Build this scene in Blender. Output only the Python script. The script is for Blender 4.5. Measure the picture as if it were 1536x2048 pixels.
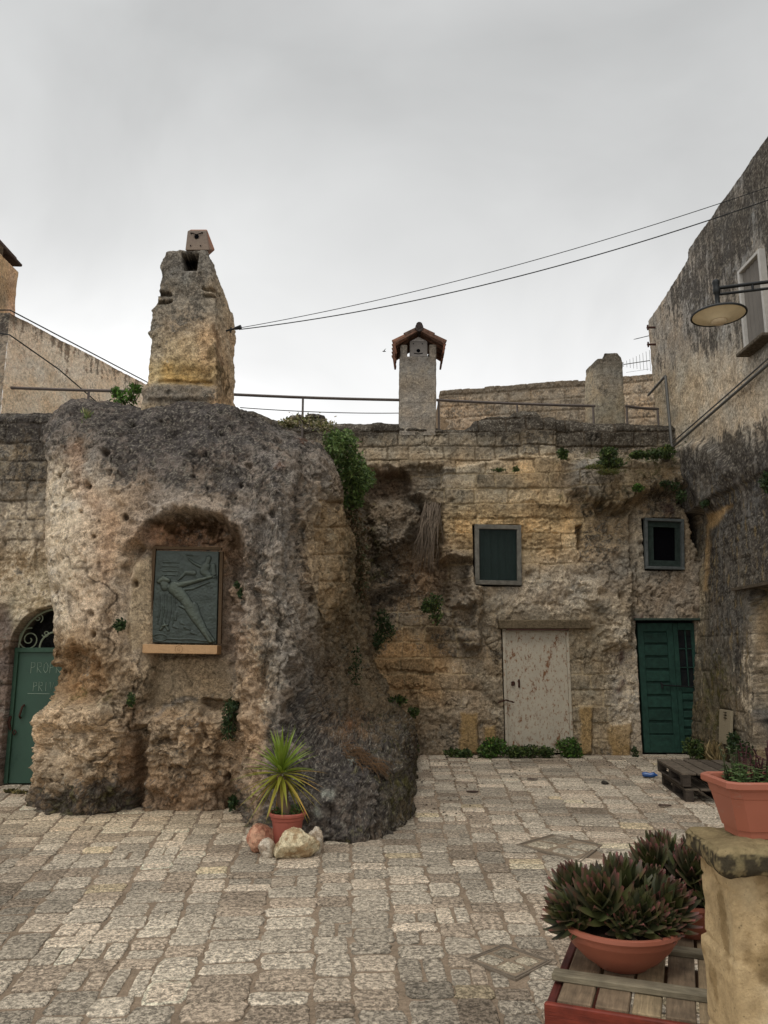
import bpy, math, random
import numpy as np
from mathutils import Vector, Matrix, Euler
R = math.radians
random.seed(7); rng = np.random.default_rng(7)
sc = bpy.context.scene
for o in list(bpy.data.objects): bpy.data.objects.remove(o)
COL = sc.collection
# ---------------------------------------------------------------- camera, world, sun, exposure
F = 1540.0; PIT = math.atan(286/1540.0); CZ = 1.6
CP, SP = math.cos(PIT), math.sin(PIT)
cam = bpy.data.cameras.new('camera'); camo = bpy.data.objects.new('camera', cam); COL.objects.link(camo)
cam.sensor_fit = 'VERTICAL'; cam.sensor_height = 24; cam.lens = 24*F/2048; cam.clip_end = 3000; cam.clip_start = .05
camo.location = (0, 0, CZ); camo.rotation_euler = (R(90)+PIT, 0, 0)
sc.camera = camo
sc.view_settings.view_transform = 'Standard'; sc.view_settings.look = 'None'
sc.view_settings.exposure = 0.0; sc.view_settings.gamma = 1
w = bpy.data.worlds.new('World'); sc.world = w; w.use_nodes = True
nt = w.node_tree; nt.nodes.clear()
def N(t, k, **kw):
    n = t.nodes.new(k)
    for a, b in kw.items():
        if a.startswith('_'): n.inputs[a[1:].replace('_', ' ')].default_value = b
        else: setattr(n, a, b)
    return n
SUN_EL, SUN_AZ = R(58), R(205)      # high behind and to the left of the camera
sky = N(nt, 'ShaderNodeTexSky', sky_type='NISHITA', sun_disc=False, sun_elevation=SUN_EL, sun_rotation=SUN_AZ)
tc = N(nt, 'ShaderNodeTexCoord'); L = nt.links
mp = N(nt, 'ShaderNodeMapping'); mp.inputs['Scale'].default_value = (1, 1, 1.3); L.new(tc.outputs['Generated'], mp.inputs['Vector'])
cl = N(nt, 'ShaderNodeTexNoise', _Scale=2.2, _Detail=5.0, _Roughness=.5, _Distortion=.4); L.new(mp.outputs[0], cl.inputs['Vector'])
sep = N(nt, 'ShaderNodeSeparateXYZ'); L.new(tc.outputs['Generated'], sep.inputs[0])
rz = N(nt, 'ShaderNodeValToRGB'); L.new(sep.outputs['Z'], rz.inputs['Fac'])
el = rz.color_ramp.elements
el[0].position = 0; el[0].color = (1.04, 1.04, 1.035, 1); el[1].position = 1; el[1].color = (1.35, 1.35, 1.35, 1)
for p, c in ((.3, (1.03, 1.03, 1.025, 1)), (.48, (.74, .745, .74, 1)), (.66, (.58, .587, .584, 1)), (.78, (.72, .72, .72, 1))):
    e = rz.color_ramp.elements.new(p); e.color = c
cr = N(nt, 'ShaderNodeMapRange', _From_Min=.34, _From_Max=.66, _To_Min=.86, _To_Max=1.10); L.new(cl.outputs['Fac'], cr.inputs['Value'])
mu = N(nt, 'ShaderNodeVectorMath', operation='SCALE'); L.new(rz.outputs['Color'], mu.inputs[0]); L.new(cr.outputs[0], mu.inputs['Scale'])
# the cloud deck is brighter on the sun's side of the sky, behind the viewer
by = N(nt, 'ShaderNodeMapRange', _From_Min=.1, _From_Max=-.7, _To_Min=1.0, _To_Max=1.35); L.new(sep.outputs['Y'], by.inputs['Value'])
m2 = N(nt, 'ShaderNodeVectorMath', operation='SCALE'); L.new(mu.outputs[0], m2.inputs[0]); L.new(by.outputs[0], m2.inputs['Scale'])
bx = N(nt, 'ShaderNodeMapRange', _From_Min=-.5, _From_Max=.45, _To_Min=1.04, _To_Max=.92); L.new(sep.outputs['X'], bx.inputs['Value'])
m3 = N(nt, 'ShaderNodeVectorMath', operation='SCALE'); L.new(m2.outputs[0], m3.inputs[0]); L.new(bx.outputs[0], m3.inputs['Scale'])
b1 = N(nt, 'ShaderNodeBackground', _Strength=1.06); L.new(m3.outputs[0], b1.inputs['Color'])
b2 = N(nt, 'ShaderNodeBackground', _Strength=.08); L.new(sky.outputs[0], b2.inputs['Color'])
mx = N(nt, 'ShaderNodeMixShader'); mx.inputs[0].default_value = .04; L.new(b1.outputs[0], mx.inputs[1]); L.new(b2.outputs[0], mx.inputs[2])
wo = N(nt, 'ShaderNodeOutputWorld'); L.new(mx.outputs[0], wo.inputs['Surface'])
sl = bpy.data.lights.new('sun', 'SUN'); sl.energy = .9; sl.angle = R(14); sl.color = (1, .97, .93)
so = bpy.data.objects.new('sun', sl); COL.objects.link(so); so.location = (-4, -6, 12)
sd = Vector((math.sin(SUN_AZ)*math.cos(SUN_EL), math.cos(SUN_AZ)*math.cos(SUN_EL), math.sin(SUN_EL)))
so.rotation_euler = sd.to_track_quat('Z', 'Y').to_euler()

# ---------------------------------------------------------------- projection helpers (photo pixels -> metres, used when measuring the place)
def PY(u, v, Y):
    x = (u-768)/F; y = (1024-v)/F
    k = Y/(CP-y*SP)
    return Vector((x*k, Y, CZ+k*(SP+y*CP)))
def PX(u, v, X):
    k = X*F/(u-768); y = (1024-v)/F*k
    return Vector((X, k*CP-y*SP, CZ+k*SP+y*CP))
def PZ(u, v, z=0.0):
    y = (1024-v)/F; k = (z-CZ)/(SP+y*CP)
    return Vector(((u-768)/F*k, k*(CP-y*SP), z))
def PUYZ(u, Y, z):
    k = Y*CP+(z-CZ)*SP
    return Vector(((u-768)/F*k, Y, z))
def topx(P):
    h = P[..., 2]-CZ; k = P[..., 1]*CP+h*SP; y = h*CP-P[..., 1]*SP
    return 768+F*P[..., 0]/k, 1024-F*y/k
# ---------------------------------------------------------------- numpy noise
_perm = rng.permutation(256).astype(np.int64); _perm = np.concatenate([_perm, _perm, _perm])
_g = rng.normal(size=(256, 3)); _g /= np.linalg.norm(_g, axis=1)[:, None]
def perlin(P):
    sh = P.shape[:-1]; P = P.reshape(-1, 3)
    i = np.floor(P).astype(np.int64); f = P-i; i &= 255
    w = f*f*f*(f*(f*6-15)+10); out = 0
    for dx in (0, 1):
        wx = w[:, 0] if dx else 1-w[:, 0]
        for dy in (0, 1):
            wy = w[:, 1] if dy else 1-w[:, 1]
            a = _perm[_perm[(i[:, 0]+dx) & 255]+((i[:, 1]+dy) & 255)]
            for dz in (0, 1):
                wz = w[:, 2] if dz else 1-w[:, 2]
                g = _g[_perm[a+((i[:, 2]+dz) & 255)]]
                out = out+wx*wy*wz*((f[:, 0]-dx)*g[:, 0]+(f[:, 1]-dy)*g[:, 1]+(f[:, 2]-dz)*g[:, 2])
    return (out*1.5).reshape(sh)
def fbm(P, s, o=3, gain=.55, off=0.0):
    P = np.asarray(P)*np.asarray(s)+off; r = 0; a = 1; t = 0
    for _ in range(o):
        r = r+a*perlin(P); t += a; a *= gain; P = P*2.03+7.1
    return r/t*1.5
def worley(P, s, off=0.0):
    P = (np.asarray(P)*s+off); sh = P.shape[:-1]; P = P.reshape(-1, 3)
    i = np.floor(P).astype(np.int64); f = P-i
    best = np.full(len(P), 9.0); bid = np.zeros(len(P), np.int64)
    for dx in (-1, 0, 1):
        for dy in (-1, 0, 1):
            for dz in (-1, 0, 1):
                h = _perm[_perm[_perm[(i[:, 0]+dx) & 255]+((i[:, 1]+dy) & 255)]+((i[:, 2]+dz) & 255)]
                j = _g[h]*.5+.5
                d = ((dx+j[:, 0]-f[:, 0])**2+(dy+j[:, 1]-f[:, 1])**2+(dz+j[:, 2]-f[:, 2])**2)
                m = d < best; best[m] = d[m]; bid[m] = h[m]
    return np.sqrt(best).reshape(sh), bid.reshape(sh)
def ss(a, b, x):
    t = np.clip((x-a)/(b-a), 0, 1); return t*t*(3-2*t)
def lin(c):
    c = np.asarray(c, float)/255; return np.where(c <= .04045, c/12.92, ((c+.055)/1.055)**2.4)
GAIN = .60
def C(r, g, b, k=1.0):
    c = lin((r, g, b))*k*GAIN; y = float(c@np.array([.3, .6, .1])); c = y+(c-y)*.92
    c = c*min(1.0, .78/max(c.max(), 1e-6)); return tuple(float(x) for x in np.clip(c, 0, .85))
def tint(c, a=.8, b=1.25):
    k = random.uniform(a, b); return tuple(q*k for q in c)
def C4(r, g, b, k=1.0): return C(r, g, b, k)+(1,)
def poly(u, v, pts, soft=6.0):
    """smooth mask, 1 inside the polygon given in photo pixels"""
    pts = np.array(pts, float); m = np.zeros(u.shape)
    lo = pts.min(0)-soft*2; hi = pts.max(0)+soft*2
    sel = (u > lo[0]) & (u < hi[0]) & (v > lo[1]) & (v < hi[1])
    if not sel.any(): return m
    x = u[sel]; y = v[sel]; d = np.full(x.shape, 1e9); ins = np.zeros(x.shape, bool)
    n = len(pts)
    for a in range(n):
        x0, y0 = pts[a]; x1, y1 = pts[(a+1) % n]
        ex, ey = x1-x0, y1-y0; t = np.clip(((x-x0)*ex+(y-y0)*ey)/(ex*ex+ey*ey+1e-9), 0, 1)
        d = np.minimum(d, (x-x0-t*ex)**2+(y-y0-t*ey)**2)
        c = ((y0 > y) != (y1 > y)); 
        if y1 != y0: ins ^= c & (x < (x1-x0)*(y-y0)/(y1-y0)+x0)
    d = np.sqrt(d); d = np.where(ins, d, -d)
    m[sel] = ss(-soft, soft, d); return m
def line(u, v, pts, wd, soft=3.0):
    """smooth mask round a polyline"""
    d = np.full(u.shape, 1e9)
    for (x0, y0), (x1, y1) in zip(pts[:-1], pts[1:]):
        ex, ey = x1-x0, y1-y0; t = np.clip(((u-x0)*ex+(v-y0)*ey)/(ex*ex+ey*ey+1e-9), 0, 1)
        d = np.minimum(d, (u-x0-t*ex)**2+(v-y0-t*ey)**2)
    return 1-ss(wd/2-soft*.5, wd/2+soft, np.sqrt(d))
def field(u, v, pts, default, w0=.02):
    """normalised blend of broad spots: (u, v, ru, rv, value)"""
    default = np.asarray(default, float); nd = default.ndim
    W = np.full(u.shape, w0); S = (W[..., None]*default if nd else W*default)
    for cu, cv, ru, rv, val in pts:
        k = np.exp(-((u-cu)/ru)**2-((v-cv)/rv)**2); W = W+k
        S = S+(k[..., None]*np.asarray(val, float) if nd else k*val)
    return S/(W[..., None] if nd else W)
def mixc(c, d, m):
    d = np.asarray(d, float); return c+(d-c)*m[..., None]
# ---------------------------------------------------------------- meshes
def finish(o, label=None, cat=None, group=None, kind=None):
    if label: o['label'] = label
    if cat: o['category'] = cat
    if group: o['group'] = group
    if kind: o['kind'] = kind
    return o
def empty(name, loc, label, cat, group=None):
    o = bpy.data.objects.new(name, None); COL.objects.link(o); o.location = loc
    o.empty_display_size = .1
    return finish(o, label, cat, group)
def put(name, me, mat, parent=None):
    o = bpy.data.objects.new(name, me); COL.objects.link(o); me.materials.append(mat)
    if parent is not None:
        o.parent = parent; o.location = -Vector(parent.location)
        if parent.parent is not None or parent.type == 'MESH': o.location = (0, 0, 0)
    return o
def np_mesh(name, V, Fq, mat, parent=None, col=None, smooth=True):
    V = np.ascontiguousarray(V, dtype=np.float32); Fq = np.ascontiguousarray(Fq, dtype=np.int32)
    me = bpy.data.meshes.new(name); me.vertices.add(len(V)); me.vertices.foreach_set('co', V.ravel())
    k = Fq.shape[1]; me.loops.add(Fq.size); me.loops.foreach_set('vertex_index', Fq.ravel())
    me.polygons.add(len(Fq)); me.polygons.foreach_set('loop_start', np.arange(0, Fq.size, k, dtype=np.int32))
    me.polygons.foreach_set('loop_total', np.full(len(Fq), k, np.int32)); me.update(calc_edges=True)
    me.polygons.foreach_set('use_smooth', np.full(len(Fq), smooth))
    if col is not None:
        a = me.color_attributes.new('Col', 'FLOAT_COLOR', 'POINT')
        cc_ = np.clip(col.reshape(-1, 3), .004, None); cc_ = cc_*np.minimum(1, .80/cc_.max(1, keepdims=True)); c = np.ones((len(V), 4), np.float32); c[:, :3] = cc_; a.data.foreach_set('color', c.ravel())
    me.validate(); me.update()
    return put(name, me, mat, parent)
def grid_faces(ny, nx, closed=False, keep=None, flip=False):
    j, i = np.meshgrid(np.arange(ny-1), np.arange(nx if closed else nx-1), indexing='ij')
    i2 = (i+1) % nx
    q = np.stack([j*nx+i, j*nx+i2, (j+1)*nx+i2, (j+1)*nx+i], -1)
    if flip: q = q[..., ::-1]
    if keep is not None: q = q[keep]
    return q.reshape(-1, 4)
def grid(name, P, mat, parent=None, col=None, closed=False, keep=None, flip=False):
    ny, nx = P.shape[:2]
    return np_mesh(name, P.reshape(-1, 3), grid_faces(ny, nx, closed, keep, flip), mat, parent, None if col is None else col.reshape(-1, 3))
def normals(P, closed=False):
    if closed: du = np.roll(P, -1, 1)-np.roll(P, 1, 1)
    else: du = np.gradient(P, axis=1)
    dv = np.gradient(P, axis=0); n = np.cross(du, dv)
    return n/(np.linalg.norm(n, axis=-1, keepdims=True)+1e-9)
def catmull(A, step, axis=0, minn=2):
    """resample control rows (axis) with a Catmull-Rom curve at about `step` metres"""
    A = np.moveaxis(A, axis, 0); n = len(A)
    seg = np.linalg.norm(np.diff(A, axis=0), axis=-1).reshape(n-1, -1); seg = np.percentile(seg, 75, axis=1)
    T = []
    for k, s in enumerate(seg):
        m = max(minn, int(s/step)); T.append(k+np.arange(m)/m)
    T = np.concatenate(T+[[n-1]]); k = np.minimum(T.astype(int), n-2); t = (T-k).reshape((-1,)+(1,)*(A.ndim-1))
    p0 = A[np.maximum(k-1, 0)]; p1 = A[k]; p2 = A[k+1]; p3 = A[np.minimum(k+2, n-1)]
    out = .5*(2*p1+(p2-p0)*t+(2*p0-5*p1+4*p2-p3)*t*t+(3*p1-p0-3*p2+p3)*t**3)
    return np.moveaxis(out, 0, axis)
class MB:
    """collects shapes that become ONE mesh"""
    def __init__(s): s.v = []; s.f = []; s.c = []; s.l = []
    def add(s, vs, fs, col=(1, 1, 1), loc=None):
        b = len(s.v); vs = [Vector(p) for p in vs]; s.v += vs
        s.f += [tuple(b+i for i in f) for f in fs]
        if isinstance(col, list): s.c += col
        else: s.c += [col]*len(vs)
        s.l += (loc if loc is not None else [tuple(p) for p in vs])
    def box(s, c, size, M=None, col=(1, 1, 1), bev=.0, taper=1.0):
        hx, hy, hz = [q/2 for q in size]; M = M or Matrix.Identity(3); c = Vector(c)
        ax = sorted(range(3), key=lambda a: -size[a]); off = [random.uniform(0, 50) for _ in range(3)]
        pts = []
        if bev <= 0:
            for z in (-1, 1):
                k = taper if z > 0 else 1
                for x, y in ((-1, -1), (1, -1), (1, 1), (-1, 1)): pts.append((x*hx*k, y*hy*k, z*hz))
            fs = [(3, 2, 1, 0), (4, 5, 6, 7), (0, 1, 5, 4), (1, 2, 6, 5), (2, 3, 7, 6), (3, 0, 4, 7)]
        else:
            b = min(bev, hx*.9, hy*.9, hz*.9); fs = []
            for z, i in ((-hz, b), (-hz+b, 0), (hz-b, 0), (hz, b)):
                k = taper if z > 0 else 1
                X, Y = hx*k-i, hy*k-i; e = b*.6
                for x, y in ((-X+e, -Y), (X-e, -Y), (X, -Y+e), (X, Y-e), (X-e, Y), (-X+e, Y), (-X, Y-e), (-X, -Y+e)): pts.append((x, y, z))
            for r in range(3):
                for a in range(8): fs.append((r*8+a, r*8+(a+1) % 8, r*8+8+(a+1) % 8, r*8+8+a))
            fs += [tuple(range(7, -1, -1)), tuple(range(24, 32))]
        loc = [(p[ax[0]]+off[0], p[ax[1]]+off[1], p[ax[2]]+off[2]) for p in pts]
        s.add([c+M@Vector(p) for p in pts], fs, col, loc)
    def beam(s, a, b, w, h, col=(1, 1, 1), bev=0.0, up=(0, 0, 1)):
        a = Vector(a); b = Vector(b); d = (b-a); n = d.length; d.normalize(); up = Vector(up)
        y = up.cross(d); y.normalize(); z = d.cross(y)
        s.box((a+b)/2, (n, w, h), Matrix((d, y, z)).transposed(), col, bev)
    def tube(s, pts, r, n=8, col=(1, 1, 1), cap=True):
        pts = [Vector(p) for p in pts]; rs = r if isinstance(r, (list, tuple)) else [r]*len(pts)
        vs = []; fs = []; ref = Vector((0, 0, 1)); prev = None
        for i, p in enumerate(pts):
            d = (pts[min(i+1, len(pts)-1)]-pts[max(i-1, 0)]); d.normalize()
            x = (prev if prev else ref.cross(d) if abs(d.z) < .95 else Vector((1, 0, 0)).cross(d)); x = x-d*x.dot(d); x.normalize(); prev = x
            y = d.cross(x)
            for k in range(n): a = 2*math.pi*k/n; vs.append(p+(x*math.cos(a)+y*math.sin(a))*rs[i])
        for i in range(len(pts)-1):
            for k in range(n): fs.append((i*n+k, i*n+(k+1) % n, i*n+n+(k+1) % n, i*n+n+k))
        if cap: fs += [tuple(range(n-1, -1, -1)), tuple(range(len(vs)-n, len(vs)))]
        s.add(vs, fs, col)
    def lathe(s, c, prof, n=32, col=(1, 1, 1), sx=1, sy=1, rot=0.0):
        c = Vector(c); vs = []; fs = []; m = len(prof)
        for r, z in prof:
            for k in range(n):
                a = 2*math.pi*k/n; x = r*sx*math.cos(a); y = r*sy*math.sin(a)
                vs.append(c+Vector((x*math.cos(rot)-y*math.sin(rot), x*math.sin(rot)+y*math.cos(rot), z)))
        for i in range(m-1):
            for k in range(n): fs.append((i*n+k, i*n+(k+1) % n, i*n+n+(k+1) % n, i*n+n+k))
        fs += [tuple(range(n-1, -1, -1)), tuple(range(m*n-n, m*n))]
        s.add(vs, fs, col)
    def quad(s, a, b, c, d, col=(1, 1, 1)): s.add([a, b, c, d], [(0, 1, 2, 3)], col)
    def prism(s, pts, d, col=(1, 1, 1)):
        n = len(pts); d = Vector(d); pts = [Vector(p) for p in pts]
        s.add(pts+[p+d for p in pts], [tuple(range(n)), tuple(range(2*n-1, n-1, -1))]+[(k, k+n, (k+1) % n+n, (k+1) % n) for k in range(n)], col)
    def build(s, name, mat, parent=None, smooth=False, angle=None):
        me = bpy.data.meshes.new(name); me.from_pydata([tuple(p) for p in s.v], [], s.f)
        a = me.color_attributes.new('Col', 'FLOAT_COLOR', 'POINT')
        c = np.ones((len(s.v), 4), np.float32); c[:, :3] = np.array([q[:3] for q in s.c]); a.data.foreach_set('color', c.ravel())
        l = me.attributes.new('Loc', 'FLOAT_VECTOR', 'POINT'); l.data.foreach_set('vector', np.array(s.l, np.float32).ravel())
        if smooth:
            me.polygons.foreach_set('use_smooth', [True]*len(me.polygons))
            if angle: me.set_sharp_from_angle(angle=R(angle))
        me.update(); return put(name, me, mat, parent)
# ---------------------------------------------------------------- materials
def mat(name):
    m = bpy.data.materials.new(name); m.use_nodes = True; t = m.node_tree; t.nodes.clear()
    b = N(t, 'ShaderNodeBsdfPrincipled'); o = N(t, 'ShaderNodeOutputMaterial'); t.links.new(b.outputs[0], o.inputs[0])
    return m, t, b
def rock_mat(name, s=1.0, bump=.5, mottle=.5, rough=.95, fleck=.45, coarse=9.0, fs=1.0, gmin=.4, fth=.51):
    """stone whose colour sits on the mesh; grain, pits and flecks come from 3-D noise"""
    m, t, b = mat(name); l = t.links
    at = N(t, 'ShaderNodeAttribute', attribute_name='Col'); tc = N(t, 'ShaderNodeTexCoord')
    n1 = N(t, 'ShaderNodeTexNoise', _Scale=70*s, _Detail=6.0, _Roughness=.68); n2 = N(t, 'ShaderNodeTexNoise', _Scale=coarse*2.2*s, _Detail=5.0, _Roughness=.62, _Distortion=.4)
    vo = N(t, 'ShaderNodeTexVoronoi', _Scale=48*s)
    for n in (n1, n2, vo): l.new(tc.outputs['Object'], n.inputs['Vector'])
    a1 = N(t, 'ShaderNodeMapRange', _From_Min=.3, _From_Max=.7, _To_Min=1-mottle, _To_Max=1+mottle); l.new(n1.outputs['Fac'], a1.inputs['Value'])
    a2 = N(t, 'ShaderNodeMapRange', _From_Min=.32, _From_Max=.68, _To_Min=1-mottle*.6, _To_Max=1+mottle*.6); l.new(n2.outputs['Fac'], a2.inputs['Value'])
    pit = N(t, 'ShaderNodeMapRange', _From_Min=.05, _From_Max=.3, _To_Min=.35, _To_Max=1.0); l.new(vo.outputs['Distance'], pit.inputs['Value'])
    gate = N(t, 'ShaderNodeMapRange', _From_Min=.5, _From_Max=.62, _To_Min=0.0, _To_Max=1.0); l.new(n2.outputs['Fac'], gate.inputs['Value'])
    pm = N(t, 'ShaderNodeMix', data_type='FLOAT'); l.new(gate.outputs[0], pm.inputs['Factor']); pm.inputs[2].default_value = 1; l.new(pit.outputs[0], pm.inputs[3])
    q = N(t, 'ShaderNodeMath', operation='MULTIPLY'); l.new(a1.outputs[0], q.inputs[0]); l.new(a2.outputs[0], q.inputs[1])
    q2 = N(t, 'ShaderNodeMath', operation='MULTIPLY'); l.new(q.outputs[0], q2.inputs[0]); l.new(pm.outputs[0], q2.inputs[1])
    # blackish lichen flecks and pale scuffs
    n3 = N(t, 'ShaderNodeTexNoise', _Scale=26*s*fs, _Detail=9.0, _Roughness=.78, _Distortion=.5); l.new(tc.outputs['Object'], n3.inputs['Vector'])
    f1 = N(t, 'ShaderNodeMapRange', _From_Min=fth, _From_Max=fth+.045, _To_Min=1.0, _To_Max=1-fleck); l.new(n3.outputs['Fac'], f1.inputs['Value'])
    f2 = N(t, 'ShaderNodeMapRange', _From_Min=.46, _From_Max=.36, _To_Min=1.0, _To_Max=1+fleck*.7); l.new(n3.outputs['Fac'], f2.inputs['Value'])
    q3 = N(t, 'ShaderNodeMath', operation='MULTIPLY'); l.new(f1.outputs[0], q3.inputs[0]); l.new(f2.outputs[0], q3.inputs[1])
    n4 = N(t, 'ShaderNodeTexNoise', _Scale=2.6*s, _Detail=3.0, _Roughness=.6); l.new(tc.outputs['Object'], n4.inputs['Vector'])
    gf = N(t, 'ShaderNodeMapRange', _From_Min=.40, _From_Max=.58, _To_Min=gmin, _To_Max=1.0); l.new(n4.outputs['Fac'], gf.inputs['Value'])
    q5 = N(t, 'ShaderNodeMix', data_type='FLOAT'); l.new(gf.outputs[0], q5.inputs['Factor']); q5.inputs[2].default_value = 1; l.new(q3.outputs[0], q5.inputs[3])
    q4 = N(t, 'ShaderNodeMath', operation='MULTIPLY'); l.new(q2.outputs[0], q4.inputs[0]); l.new(q5.outputs[0], q4.inputs[1])
    sc_ = N(t, 'ShaderNodeVectorMath', operation='SCALE'); l.new(at.outputs['Color'], sc_.inputs[0]); l.new(q4.outputs[0], sc_.inputs['Scale'])
    l.new(sc_.outputs[0], b.inputs['Base Color'])
    h = N(t, 'ShaderNodeMath', operation='MULTIPLY_ADD'); l.new(n2.outputs['Fac'], h.inputs[0]); h.inputs[1].default_value = 1.6; l.new(n1.outputs['Fac'], h.inputs[2])
    h2 = N(t, 'ShaderNodeMath', operation='MULTIPLY_ADD'); l.new(pm.outputs[0], h2.inputs[0]); h2.inputs[1].default_value = .35; l.new(h.outputs[0], h2.inputs[2])
    bu = N(t, 'ShaderNodeBump', _Strength=bump, _Distance=.02/s); l.new(h2.outputs[0], bu.inputs['Height']); l.new(bu.outputs[0], b.inputs['Normal'])
    b.inputs['Roughness'].default_value = rough; b.inputs['Specular IOR Level'].default_value = .06
    return m
def plain(name, col, rough=.6, metal=0.0, var=.15, s=12.0, bump=.1, vcol=False, spots=None, spec=.4):
    """one colour with a little uneven wear; optional spots = (colour, threshold, scale)"""
    m, t, b = mat(name); l = t.links; tc = N(t, 'ShaderNodeTexCoord')
    n = N(t, 'ShaderNodeTexNoise', _Scale=s, _Detail=6.0, _Roughness=.65); l.new(tc.outputs['Object'], n.inputs['Vector'])
    r = N(t, 'ShaderNodeMapRange', _From_Min=.3, _From_Max=.7, _To_Min=1-var, _To_Max=1+var); l.new(n.outputs['Fac'], r.inputs['Value'])
    v = N(t, 'ShaderNodeVectorMath', operation='SCALE'); l.new(r.outputs[0], v.inputs['Scale'])
    if vcol:
        at = N(t, 'ShaderNodeAttribute', attribute_name='Col'); l.new(at.outputs['Color'], v.inputs[0])
    else: v.inputs[0].default_value = col[:3]
    out = v.outputs[0]
    if spots:
        for (c2, th, s2, st) in spots:
            mp_ = N(t, 'ShaderNodeMapping'); mp_.inputs['Scale'].default_value = st; l.new(tc.outputs['Object'], mp_.inputs['Vector'])
            n3 = N(t, 'ShaderNodeTexNoise', _Scale=s2, _Detail=8.0, _Roughness=.75); l.new(mp_.outputs[0], n3.inputs['Vector'])
            g = N(t, 'ShaderNodeMapRange', _From_Min=th, _From_Max=th+.06, _To_Min=0.0, _To_Max=1.0); l.new(n3.outputs['Fac'], g.inputs['Value'])
            mi = N(t, 'ShaderNodeMix', data_type='RGBA'); l.new(g.outputs[0], mi.inputs['Factor']); l.new(out, mi.inputs['A']); mi.inputs['B'].default_value = tuple(c2[:3])+(1,)
            out = mi.outputs['Result']
    l.new(out, b.inputs['Base Color'])
    bu = N(t, 'ShaderNodeBump', _Strength=bump, _Distance=.01); l.new(n.outputs['Fac'], bu.inputs['Height']); l.new(bu.outputs[0], b.inputs['Normal'])
    b.inputs['Roughness'].default_value = rough; b.inputs['Metallic'].default_value = metal; b.inputs['Specular IOR Level'].default_value = spec
    return m
def wood_mat(name, rough=.85, ring=.35, paint=None):
    """grain runs along each board (attribute Loc), board tint from Col; paint = (colour, threshold) leaves worn paint"""
    m, t, b = mat(name); l = t.links
    lo = N(t, 'ShaderNodeAttribute', attribute_name='Loc'); at = N(t, 'ShaderNodeAttribute', attribute_name='Col')
    mp_ = N(t, 'ShaderNodeMapping'); mp_.inputs['Scale'].default_value = (5, 60, 60); l.new(lo.outputs['Vector'], mp_.inputs['Vector'])
    n = N(t, 'ShaderNodeTexNoise', _Scale=1.6, _Detail=6.0, _Roughness=.7, _Distortion=.6); l.new(mp_.outputs[0], n.inputs['Vector'])
    n2 = N(t, 'ShaderNodeTexNoise', _Scale=14.0, _Detail=4.0); l.new(lo.outputs['Vector'], n2.inputs['Vector'])
    r = N(t, 'ShaderNodeMapRange', _From_Min=.3, _From_Max=.7, _To_Min=1-ring, _To_Max=1+ring); l.new(n.outputs['Fac'], r.inputs['Value'])
    r2 = N(t, 'ShaderNodeMapRange', _From_Min=.3, _From_Max=.7, _To_Min=.7, _To_Max=1.3); l.new(n2.outputs['Fac'], r2.inputs['Value'])
    q = N(t, 'ShaderNodeMath', operation='MULTIPLY'); l.new(r.outputs[0], q.inputs[0]); l.new(r2.outputs[0], q.inputs[1])
    v = N(t, 'ShaderNodeVectorMath', operation='SCALE'); l.new(at.outputs['Color'], v.inputs[0]); l.new(q.outputs[0], v.inputs['Scale'])
    out = v.outputs[0]
    if paint:
        g = N(t, 'ShaderNodeMapRange', _From_Min=paint[1], _From_Max=paint[1]+.05); a = N(t, 'ShaderNodeMath', operation='ADD')
        l.new(n.outputs['Fac'], a.inputs[0]); l.new(n2.outputs['Fac'], a.inputs[1]); l.new(a.outputs[0], g.inputs['Value'])
        mi = N(t, 'ShaderNodeMix', data_type='RGBA'); l.new(g.outputs[0], mi.inputs['Factor']); l.new(out, mi.inputs['A']); mi.inputs['B'].default_value = tuple(paint[0][:3])+(1,)
        out = mi.outputs['Result']
    l.new(out, b.inputs['Base Color'])
    bu = N(t, 'ShaderNodeBump', _Strength=.5, _Distance=.004); l.new(n.outputs['Fac'], bu.inputs['Height']); l.new(bu.outputs[0], b.inputs['Normal'])
    b.inputs['Roughness'].default_value = rough; b.inputs['Specular IOR Level'].default_value = .25
    return m
def leaf_mat(name, rough=.55, trans=.25):
    m, t, b = mat(name); l = t.links
    at = N(t, 'ShaderNodeAttribute', attribute_name='Col'); l.new(at.outputs['Color'], b.inputs['Base Color'])
    b.inputs['Roughness'].default_value = rough; b.inputs['Specular IOR Level'].default_value = .3
    tr = N(t, 'ShaderNodeBsdfTranslucent'); l.new(at.outputs['Color'], tr.inputs['Color'])
    mi = N(t, 'ShaderNodeMixShader'); mi.inputs[0].default_value = trans
    o = [n for n in t.nodes if n.type == 'OUTPUT_MATERIAL'][0]
    l.new(b.outputs[0], mi.inputs[1]); l.new(tr.outputs[0], mi.inputs[2]); l.new(mi.outputs[0], o.inputs[0])
    return m
M_ROCK = rock_mat('weathered_rock', 1.0, .9, .42, fleck=.52)
M_WALL = rock_mat('stone_wall_surface', 1.0, .8, .36, fleck=.42)
M_FAR = rock_mat('far_masonry', .8, .6, .3, fleck=.4)
M_PAVE = rock_mat('paving_stone', 1.3, .8, .34, .85, fleck=.62, coarse=12, fs=1.15, gmin=.8, fth=.485)
M_MORT = rock_mat('mortar', 1.6, .5, .25, fleck=.2)
M_LIME = rock_mat('limestone_block', 1.6, .4, .12, fleck=.1)
M_TERRA = plain('terracotta', C(176, 92, 62), .62, var=.12, s=9, bump=.05, spots=[(C(190, 120, 92), .63, 16, (1, 1, 1))])
M_TERRA2 = plain('pot_plastic', C(186, 106, 78, 1.12), .5, var=.07, s=6, bump=.04, spots=[(C(196, 130, 104), .60, 12, (1, 1, 2)), (C(150, 88, 66), .66, 40, (1, 1, 1))])
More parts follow.
